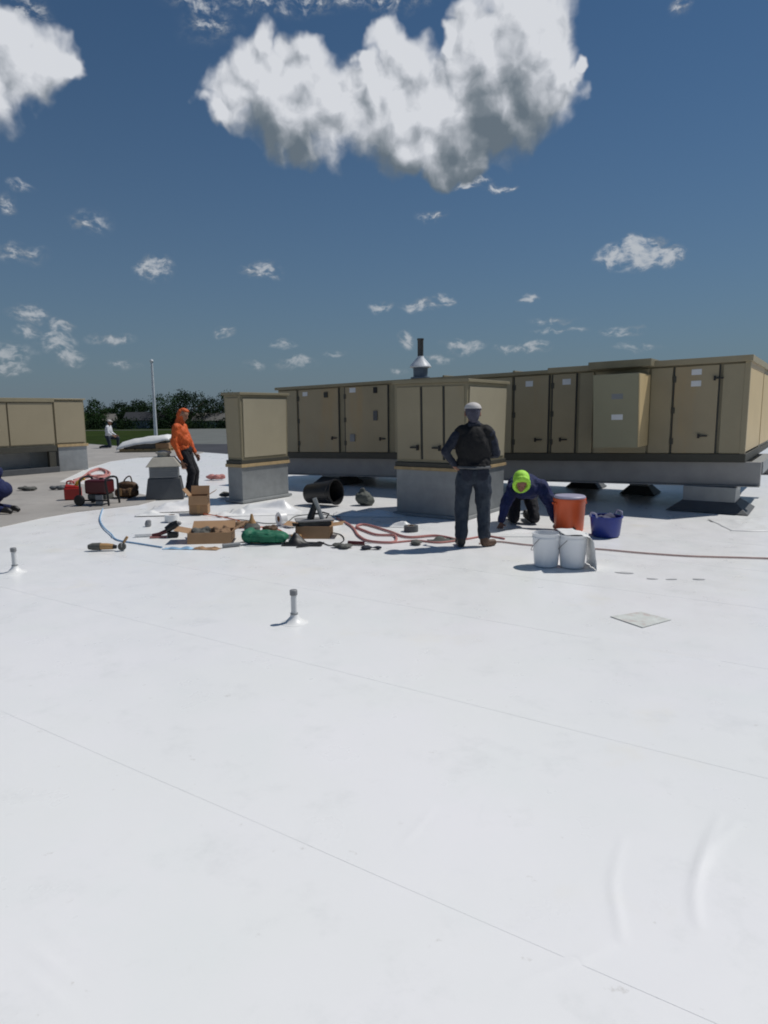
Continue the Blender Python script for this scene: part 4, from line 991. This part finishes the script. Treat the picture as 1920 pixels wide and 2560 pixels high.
# grey green rag bag beside the bin
o = blob('rag_bag', [ell((0,0,.13), (.14,.13,.13)), ell((.08,-.02,.08), (.12,.12,.08)), ell((-.02,0,.25), (.05,.05,.06))], M_shoegrey, None, .012, 3, .02, .09, loc=(G(785,1094).x, G(785,1094).y+.15, .004)); tag(o, 'grey green rag bag slumped right of the black bin', 'bag')

# red fuel can
pr_ = G(154, 1081); fc = thing('fuel_can', 'red plastic fuel can with a yellow spout on the old grey roof', 'fuel can', (pr_.x, pr_.y+.1, .008), .3)
MB().prism([(-.15,-.10),(.15,-.10),(.16,0),(.15,.10),(-.15,.10),(-.16,0)], 0, .24).build('body', M_red, fc, .03, smooth=False)
MB().hexa([(-.14,-.09,.242),(.14,-.09,.242),(.14,.09,.242),(-.14,.09,.242)], [(-.12,-.06,.30),(.05,-.06,.27),(.05,.06,.27),(-.12,.06,.30)]).build('shoulder', M_red, fc, .015)
MB().tube(smoothpath([(-.10,0,.30),(-.09,0,.35),(0,0,.36),(.03,0,.30)]), .016, 7).build('handle', M_red, fc, smooth=True)
MB().tube(smoothpath([(.06,0,.26),(.10,0,.33),(.17,0,.38),(.23,-.02,.39)]), [.035]*6+[.03]*6+[.022]*7, 9).build('spout', M_yellow, fc, smooth=True)
# generator on wheels
pg_ = G(207, 1093); gn = thing('generator', 'dark maroon portable generator on black legs right of the fuel can', 'generator', (pg_.x, pg_.y+.2, .008), -.1)
MB().box(-.20, .22, -.17, .17, .20, .46).build('tank', M_maroon, gn, .04)
MB().box(-.16, .20, -.15, .15, .10, .198).build('engine', M_gravel, gn, .02)
for x in (-.27, .27):
    MB().tube(smoothpath([(x,-.20,.0),(x*.95,-.20,.25),(x*.9,-.19,.48),(x*.9,.19,.48),(x*.95,.20,.25),(x,.20,.0)], 4), .020, 8).build('frame', M_black, gn, smooth=True)
for y in (-.19, .19): MB().tube([(-.26,y,.09),(.26,y,.09)], .016, 7).build('crossbar', M_black, gn, smooth=True)
for y in (-.245, .245):
    w_ = MB().lathe([(.02,-.03),(.085,-.03),(.10,-.015),(.10,.015),(.085,.03),(.02,.03)], 20).build('wheel', M_black, gn, smooth=True); w_.rotation_euler = (R(90), 0, 0); w_.location = (-.26, y, .10)
MB().box(.02, .16, -.20, -.172, .02, .19).build('control_panel', M_greyplate, gn, .005)
MB().lathe([(.035,.461),(.035,.485),(.02,.49)], 12, (.05,0,0)).build('fuel_cap', M_black, gn, smooth=True)
# brown leather bag
pb_ = G(270, 1078); bb = thing('leather_bag', 'brown leather tool bag with loop handle near the roof vent', 'bag', (pb_.x, pb_.y+.15, .008), .1)
blob('body', [cap((-.13,-.04,.11), .105, (.13,-.04,.11), .105), cap((-.10,.02,.22), .10, (.12,.02,.21), .10), ell((.0,0,.26), (.14,.10,.07))], M_brownleather, bb, .012, 3, .014, .09)
MB().tube(smoothpath([(-.07,0,.31),(.0,0,.40),(.07,0,.42),(.10,0,.31)]), .014, 7).build('handle', M_brownleather, bb, smooth=True)
for x in (-.09, .09): MB().box(x-.018, x+.018, -.162, -.146, .06, .20).build('buckle_strap', M_tanleather, bb, .003)

# red hose heap on the old roof, coils
def hose(name, label, pts, r, m, cat='hose', group=None, z=.012, n=6):
    o = MB().tube(smoothpath([(p[0], p[1], z if len(p) < 3 else p[2]) for p in pts], n), r, 8).build(name, m, None, smooth=True)
    return tag(o, label, cat, group)
def pxpts(l, z=.012): return [tuple(G(u, v, 0))[:2] + (z,) for u, v in l]
hose('hose', 'faded red hose heaped in loops behind the fuel can', pxpts([(152,1046),(175,1036),(205,1030),(228,1028),(226,1018),(205,1018),(192,1026),(210,1034),(232,1030),(236,1022),(215,1014),(196,1020),(180,1032),(160,1040)], .03), .028, M_cordred, n=8)
# foreground red hose by the standing man
hose('hose', 'faded red hose looping on the white roof left of the standing man', pxpts([(728,1122),(760,1140),(775,1160),(800,1172),(850,1174),(852,1160),(815,1158),(790,1150),(770,1140),(790,1136),(840,1150),(880,1163),(940,1160),(985,1168)], .02), .016, M_cordred, n=8)
hose('hose', 'thin red brown hose running right across the white roof to the picture edge', pxpts([(1035,1176),(1075,1172),(1130,1178),(1200,1184),(1290,1188),(1380,1196),(1480,1203),(1580,1206),(1680,1209),(1760,1212)], .013), .010, M_cordbrown, n=8)
hose('cord', 'thin pale blue cord curving up from the tan hand tool', pxpts([(222,1100),(216,1122),(224,1140),(240,1155),(254,1168),(300,1176),(350,1184)], .012), .010, M_bluepale, 'cord', n=8)
flap('plastic_film', 'strip of pale blue film lying on the white roof below the red handled drill', G(392, 1186), lambda u, v: .018*abs(math.sin(u*6+v))+.006, .46, .10, 30, 6, -.1, M_bluefilm, .003, 'film', None, 21)

# hand tools
pt = G(222, 1190); t1 = thing('heat_gun', 'dark grey hot air hand tool with tan grip lying by the blue cord', 'tool', (pt.x, pt.y, .006), .05)
MB().tube([(-.17,0,.045),(-.12,0,.05),(-.02,0,.05)], [.030,.045,.048], 12).build('barrel', M_gravel, t1, smooth=True)
MB().tube([(-.019,0,.05),(.06,0,.05),(.13,0,.045)], [.042,.040,.034], 12).build('grip', M_tanleather, t1, smooth=True)
MB().tube([(.131,0,.045),(.17,0,.04)], [.030,.022], 10).build('tail', M_black, t1, smooth=True)
pt = G(268, 1190); t2 = thing('seam_roller', 'small brown and black seam roller standing right of the dark hand tool', 'tool', (pt.x, pt.y, .006), .2)
w_ = MB().lathe([(.01,-.03),(.045,-.03),(.05,0),(.045,.03),(.01,.03)], 18).build('wheel', M_gravel, t2, smooth=True); w_.rotation_euler = (R(90),0,0); w_.location = (-.02, 0, .05)
MB().tube([(-.02,.034,.05),(-.02,.04,.09),(0,.0,.10),(-.02,-.04,.09),(-.02,-.034,.05)], .006, 6).build('fork', M_steel, t2, smooth=True)
MB().tube([(0,0,.10),(.03,0,.14),(.05,0,.17)], [.014,.018,.016], 9).build('handle', M_tanleather, t2, smooth=True)
pt = G(355, 1163); t3 = thing('cordless_drill', 'black drill with a red handle lying left of the wide cardboard box', 'drill', (pt.x, pt.y+.05, .006), .15)
MB().tube([(.02,0,.10),(.10,0,.155),(.17,0,.18)], [.045,.055,.05], 12).build('motor', M_black, t3, smooth=True)
MB().tube([(.171,0,.18),(.20,0,.19),(.215,0,.195)], [.03,.028,.012], 10).build('chuck', M_steel, t3, smooth=True)
MB().tube([(.02,0,.085),(-.08,0,.045),(-.17,0,.03)], [.030,.026,.024], 10).build('handle', M_maroon, t3, smooth=True)
MB().box(.03, .17, -.05, .05, 0, .07).build('battery', M_black, t3, .01)
MB().box(-.20, .02, -.035, .035, 0, .02).build('base_strip', M_cordred, t3, .004)
o = blob('sealant_cap', [cap((0,0,.02), .05, (.0,0,.05), .04), ell((.02,0,.06), (.03,.03,.03))], M_capgrey, None, .008, 2, loc=(G(320,1136).x, G(320,1136).y, .004)); tag(o, 'small round grey sealant cap alone on the white roof left of the drill', 'pot')  # a loose sealant cap lying on the roof

# scraps on the old roof and behind
def scrap(u, v, w, h, m, label, seed, cat='scrap'):
    rd = random.Random(seed); pr = [ell((rd.uniform(-.4,.4)*w, rd.uniform(-.2,.2)*w, h*.45), (w*rd.uniform(.2,.35), w*rd.uniform(.15,.3), h*rd.uniform(.35,.55))) for _ in range(5)]
    p = G(u, v); o = blob('scrap_piece', pr, m, None, .010, 2, .012, .06, loc=(p.x, p.y, .008)); return tag(o, label, cat, 'scrap pieces lying on the roof')
scrap(62, 1060, .34, .10, M_gravel, 'dark flat scrap on the old grey roof, left one of two', 1)
scrap(130, 1058, .32, .10, M_greydark, 'dark flat scrap on the old grey roof beside the fuel can', 2)
scrap(466, 1036, .34, .14, M_cordred, 'reddish rag on the white roof between orange worker and narrow plenum', 3, 'rag')
scrap(490, 1074, .30, .10, M_gravel, 'black scrap at the foot of the narrow tan plenum', 4)
scrap(915, 1050, .25, .08, M_cordred, 'small red rag on the white roof behind the black bin', 5, 'rag') if False else None

scrap(738, 1184, .26, .05, M_gravel, 'small dark scrap lying right of the black rubber sheet', 6)
scrap(800, 1186, .20, .04, M_slate, 'small blue grey rag in front of the red hose loops', 7, 'rag')
scrap(905, 1176, .24, .05, M_gravel, 'small dark scrap left of the standing man in black', 8)
scrap(590, 1150, .22, .10, M_brownleather, 'brown scrap behind the right end of the green bag', 9)
scrap(625, 1140, .26, .07, M_membrane, 'crumpled white offcut left of the shallow cardboard box', 10)
scrap(520, 1140, .22, .11, M_cardb2, 'torn brown cardboard piece right of the wide cardboard box', 12)
hose('cord', 'thin black cord winding from the grey welding tool to the black rubber sheet', pxpts([(700,1150),(735,1156),(742,1170),(715,1180),(690,1172),(672,1180),(640,1184)], .010), .007, M_black, 'cord', n=8)
hose('cord', 'thin dark cord lying behind the cardboard boxes towards the black bin', pxpts([(470,1128),(520,1124),(575,1132),(620,1128),(640,1116),(690,1112),(735,1118)], .010), .007, M_gravel, 'cord', n=8)
def tape_roll(u, v, r, h, m, label, flat=True):
    p = G(u, v); o = thing('tape_roll', label, 'roll', (p.x, p.y, .004), random.uniform(0, 3), 'rolls of seam tape')
    a = MB().lathe([(r*.45,0),(r,0),(r,h),(r*.45,h),(r*.45,0)], 22, cap=False).build('tape', m, o, smooth=True)
    b = MB().lathe([(r*.38,.001),(r*.445,.001),(r*.445,h-.001),(r*.38,h-.001),(r*.38,.001)], 22, cap=False).build('core', M_cardb, o, smooth=True)
    if not flat:
        for q in (a, b): q.rotation_euler = (R(90), 0, R(25)); q.location = (0, 0, r)
tape_roll(372, 1126, .11, .10, M_membrane, 'white tape roll lying flat above the black drill')
tape_roll(602, 1136, .10, .10, M_membrane, 'white tape roll standing on edge behind the green bag', False)
tape_roll(888, 1148, .10, .08, M_greydark, 'dark tape roll lying flat between red hose and standing man')
tape_roll(640, 1166, .07, .06, M_tanleather, 'small tan tape roll between green bag and shallow box')
def tube_thing(u, v, ln, rz, m, label):
    p = G(u, v); o = thing('sealant_tube', label, 'sealant tube', (p.x, p.y, .004), rz, 'sealant tubes')
    MB().tube([(-ln/2,0,.026),(ln/2,0,.026)], .025, 12).build('cartridge', m, o, smooth=True)
    MB().tube([(ln/2+.001,0,.026),(ln/2+.02,0,.026),(ln/2+.09,0,.026)], [.014,.008,.004], 8).build('nozzle', M_membrane, o, smooth=True)
tube_thing(500, 1182, .22, .5, M_greyplate, 'grey sealant tube in front of the wide cardboard box')
tube_thing(770, 1178, .22, -.3, M_maroon, 'dark red sealant tube in front of the red hose loops')
tube_thing(310, 1160, .22, .2, M_membrane, 'white sealant tube left of the black drill')
def crumple(u, v, w, d, seed, label, h=.06, m=None, rz=0):
    flap('membrane_offcut', label, G(u, v), lambda a, b: h*(.5+.5*math.sin(a*9+seed))*(.5+.5*math.cos(b*7+seed*2))+.01, w, d, 22, 14, rz, m or M_membrane, .004, 'offcut', 'crumpled membrane offcuts', seed+40)
crumple(505, 1112, .55, .30, 1, 'crumpled white offcut left of the membrane hump', .08, rz=.3)
crumple(860, 1136, .60, .30, 2, 'crumpled white offcut beside the large plenum shadow', .07, rz=-.3)
crumple(715, 1132, .50, .26, 3, 'crumpled white offcut behind the shallow cardboard box', .09, rz=.2)
crumple(330, 1112, .50, .3, 4, 'crumpled white offcut at the edge of the old roof near the vent', .06, rz=.1)
crumple(960, 1168, .42, .2, 5, 'grey rag crumpled at the left foot of the standing man', .05, M_shoegrey, .2)
crumple(445, 1186, .34, .14, 6, 'brown paper scrap in front of the wide cardboard box', .03, M_cardb, -.2)
hose('cord', 'thin orange cord winding behind the boxes from the orange worker to the green bag', pxpts([(440,1112),(470,1116),(520,1128),(500,1138),(540,1142),(580,1140),(610,1150),(600,1160)], .012), .008, M_orange, 'cord', n=8)
hose('hose', 'second faded red hose crossing behind the standing man feet', pxpts([(850,1174),(900,1170),(950,1174),(1010,1166),(1050,1160),(1090,1166)], .014), .012, M_cordred, n=8)
# ---------------------------------------------------------------- buckets, cooler, tub
def bucket(u, v, label, r0, r1, h, m, dx=0, dy=0, lid=False, group=None):
    p = G(u, v); b = thing('bucket', label, 'bucket', (p.x+dx, p.y+dy, .005), random.uniform(0, 1), group)
    t = .006
    MB().lathe([(.001,0),(r0-.01,0),(r0,.008),(r1,h-.06),(r1+.006,h-.058),(r1+.006,h-.04),(r1+.001,h-.038),(r1+.002,h-.012),(r1+.009,h-.01),(r1+.009,h),(r1-t,h),(r1-t,h-.02),(r0-t,.012),(.001,.012)], 30, cap=False).build('shell', m, b, smooth=True)
    MB().tube([( (r1+.016)*math.cos(a), (r1+.016)*math.sin(a)*.98-.0, h-.05-.16*math.sin(a)) for a in [math.pi*i/14 for i in range(15)]], .004, 6).build('handle', M_steel, b, smooth=True)
    if lid: MB().lathe([(.001,h+.001),(r1+.012,h+.001),(r1+.012,h+.012),(r1-.02,h+.014),(.001,h+.010)], 30, cap=False).build('lid', m, b, smooth=True)
    return b, p
bucket(1185, 1228, 'white plastic bucket on the left, in front of the kneeling worker', .125, .148, .36, M_bucket, 0, .12)
bb_, pb2 = bucket(1243, 1231, 'white plastic bucket under a draped white sheet right of its twin', .125, .148, .36, M_bucket, 0, .13)
# sheet draped over the right bucket, falling to the right
dr = MB(); nx, ny = 34, 22; vs = []
for j in range(ny+1):
    for i in range(nx+1):
        u, v = i/nx, j/ny; s = u*.62; y = (v-.5)*.36
        if s < .20: x, z = -.14+s, .385
        elif s < .32:
            a = (s-.20)/.12*math.pi/2; x, z = .06+.115*math.sin(a)+.0, .385-.10*(1-math.cos(a)) - .03*(1-math.cos((v-.5)*2.4))
        else: x, z = .172+(s-.32)*.12, .285-(s-.32)*.93
        vs.append((x + .010*mnoise.noise(Vector((u*5, v*5, 1)))*u*2, y*(1+.1*u), max(.006, z + .008*mnoise.noise(Vector((u*6, v*4, 7))))))
fs = [(j*(nx+1)+i, j*(nx+1)+i+1, (j+1)*(nx+1)+i+1, (j+1)*(nx+1)+i) for j in range(ny) for i in range(nx)]
o = dr.add(vs, fs).build('draped_sheet', M_membrane, None, smooth=True); o.modifiers.new('t', 'SOLIDIFY').thickness = .003
o.location = (pb2.x, pb2.y+.13, .002); tag(o, 'white membrane sheet draped over the right hand white bucket', 'sheet')

pcool = G(1237, 1152); ck = thing('drink_cooler', 'large orange red round cooler with lilac lid beside the kneeling worker', 'cooler', (pcool.x, pcool.y+.2, .005), .2)
MB().lathe([(.001,0),(.185,0),(.195,.02),(.215,.40),(.222,.41),(.222,.455),(.001,.455)], 30, cap=False).build('body', M_redor, ck, smooth=True)
MB().lathe([(.001,.457),(.214,.457),(.216,.475),(.20,.492),(.10,.50),(.001,.50)], 30, cap=False).build('lid', M_lilacplastic, ck, smooth=True)
MB().tube([(-.03,-.20,.06),(-.03,-.235,.06)], .018, 8).build('spigot', M_black, ck, smooth=True)
for sx_ in (-1, 1): MB().box(sx_*.226-.012, sx_*.226+.012, -.05, .05, .37, .40).build('handle', M_redor, ck, .004)
ptb = G(1318, 1164); tb = thing('tub', 'dark blue flexible tub right of the orange red cooler', 'tub', (ptb.x, ptb.y+.19, .005), 0)
MB().lathe([(.001,0),(.165,0),(.18,.02),(.205,.25),(.217,.255),(.217,.27),(.196,.27),(.17,.03),(.001,.02)], 28, cap=False).build('shell', M_blue, tb, smooth=True)
for a in (.4, .4+math.pi):
    MB().tube(smoothpath([(.207*math.cos(a-.3), .207*math.sin(a-.3), .262),(.22*math.cos(a-.2), .22*math.sin(a-.2), .315),(.22*math.cos(a+.2), .22*math.sin(a+.2), .315),(.207*math.cos(a+.3), .207*math.sin(a+.3), .262)]), .012, 7).build('handle', M_lilacplastic, tb, smooth=True)
o = blob('cloth', [ell((-.03,0,.0), (.15,.14,.06)), ell((.05,.03,.05), (.08,.08,.05)), ell((-.06,-.03,.04), (.07,.07,.05))], M_lilac, None, .010, 3, .014, .06, loc=(ptb.x, ptb.y+.19, .20)); tag(o, 'lilac grey cloth heaped inside the blue tub', 'cloth')

# ---------------------------------------------------------------- vent pipes through the membrane
def vent(u, v, h, label):
    p = G(u, v); r = thing('vent_pipe', label, 'vent pipe', (p.x, p.y, -.002), 0, 'vent pipes through the membrane')
    MB().lathe([(.11,.0),(.11,.004),(.075,.010),(.034,.055),(.030,.075),(.028,.075)], 22, cap=False).build('flashing_boot', M_membrane, r, smooth=True)
    MB().lathe([(.024,.0),(.024,h),(.019,h),(.019,h-.05),(.001,h-.05)], 16, cap=False).build('pipe', M_pvc, r, smooth=True)
    MB().lathe([(.0295,.070),(.031,.072),(.031,.084),(.0255,.086)], 16, cap=False).build('clamp', M_galv, r, smooth=True)
    MB().lathe([(.027,h-.035),(.031,h-.033),(.031,h+.004),(.027,h+.008),(.001,h+.009)], 16, cap=False).build('cap', M_capgrey, r, smooth=True)
vent(636, 1345, .265, 'slim white vent pipe with grey cap standing alone in the middle of the white roof')
vent(33, 1236, .26, 'slim white vent pipe at the left picture edge in front of the old grey roof')

# ---------------------------------------------------------------- patch and marks on the membrane
a_, b2_, c_, d_ = G(1318,1333), G(1385,1323), G(1450,1340), G(1388,1357)
cen = (a_+b2_+c_+d_)/4
M_patch = mat('grey_green_patch', (.60, .62, .585), .6, var=.12, vscale=14, stain=((.50, .40, .37), 9, .5, .62, .6))
o = MB().prism([(q.x-cen.x, q.y-cen.y) for q in (a_, d_, c_, b2_)], 0, .004).build('roof_patch', M_patch); o.location = (cen.x, cen.y, .0035)
tag(o, 'grey green diamond patch on the white roof at right', 'patch')
def scuff(u, v, w, d, label, seed):
    p = G(u, v); rd = random.Random(seed); n = 10
    o = MB().prism([(w*.5*math.cos(2*math.pi*i/n)*rd.uniform(.6,1), d*.5*math.sin(2*math.pi*i/n)*rd.uniform(.6,1)) for i in range(n)], 0, .003).build('scrap_piece', mat('pale_grey_offcut', (.46,.46,.46), .6, var=.2, vscale=20))
    o.location = (p.x, p.y, .0035); o.rotation_euler[2] = rd.uniform(-.3,.3); tag(o, label, 'scrap', 'thin offcuts on the white roof')
scuff(1350, 1238, .22, .08, 'pale grey offcut right of the white buckets', 1)
scuff(1408, 1251, .12, .04, 'thin grey offcut, leftmost of three in a row above the patch', 2)
scuff(1452, 1252, .14, .04, 'thin grey offcut, middle of three in a row above the patch', 3)
scuff(1510, 1252, .15, .05, 'thin grey offcut, rightmost of three in a row above the patch', 4)
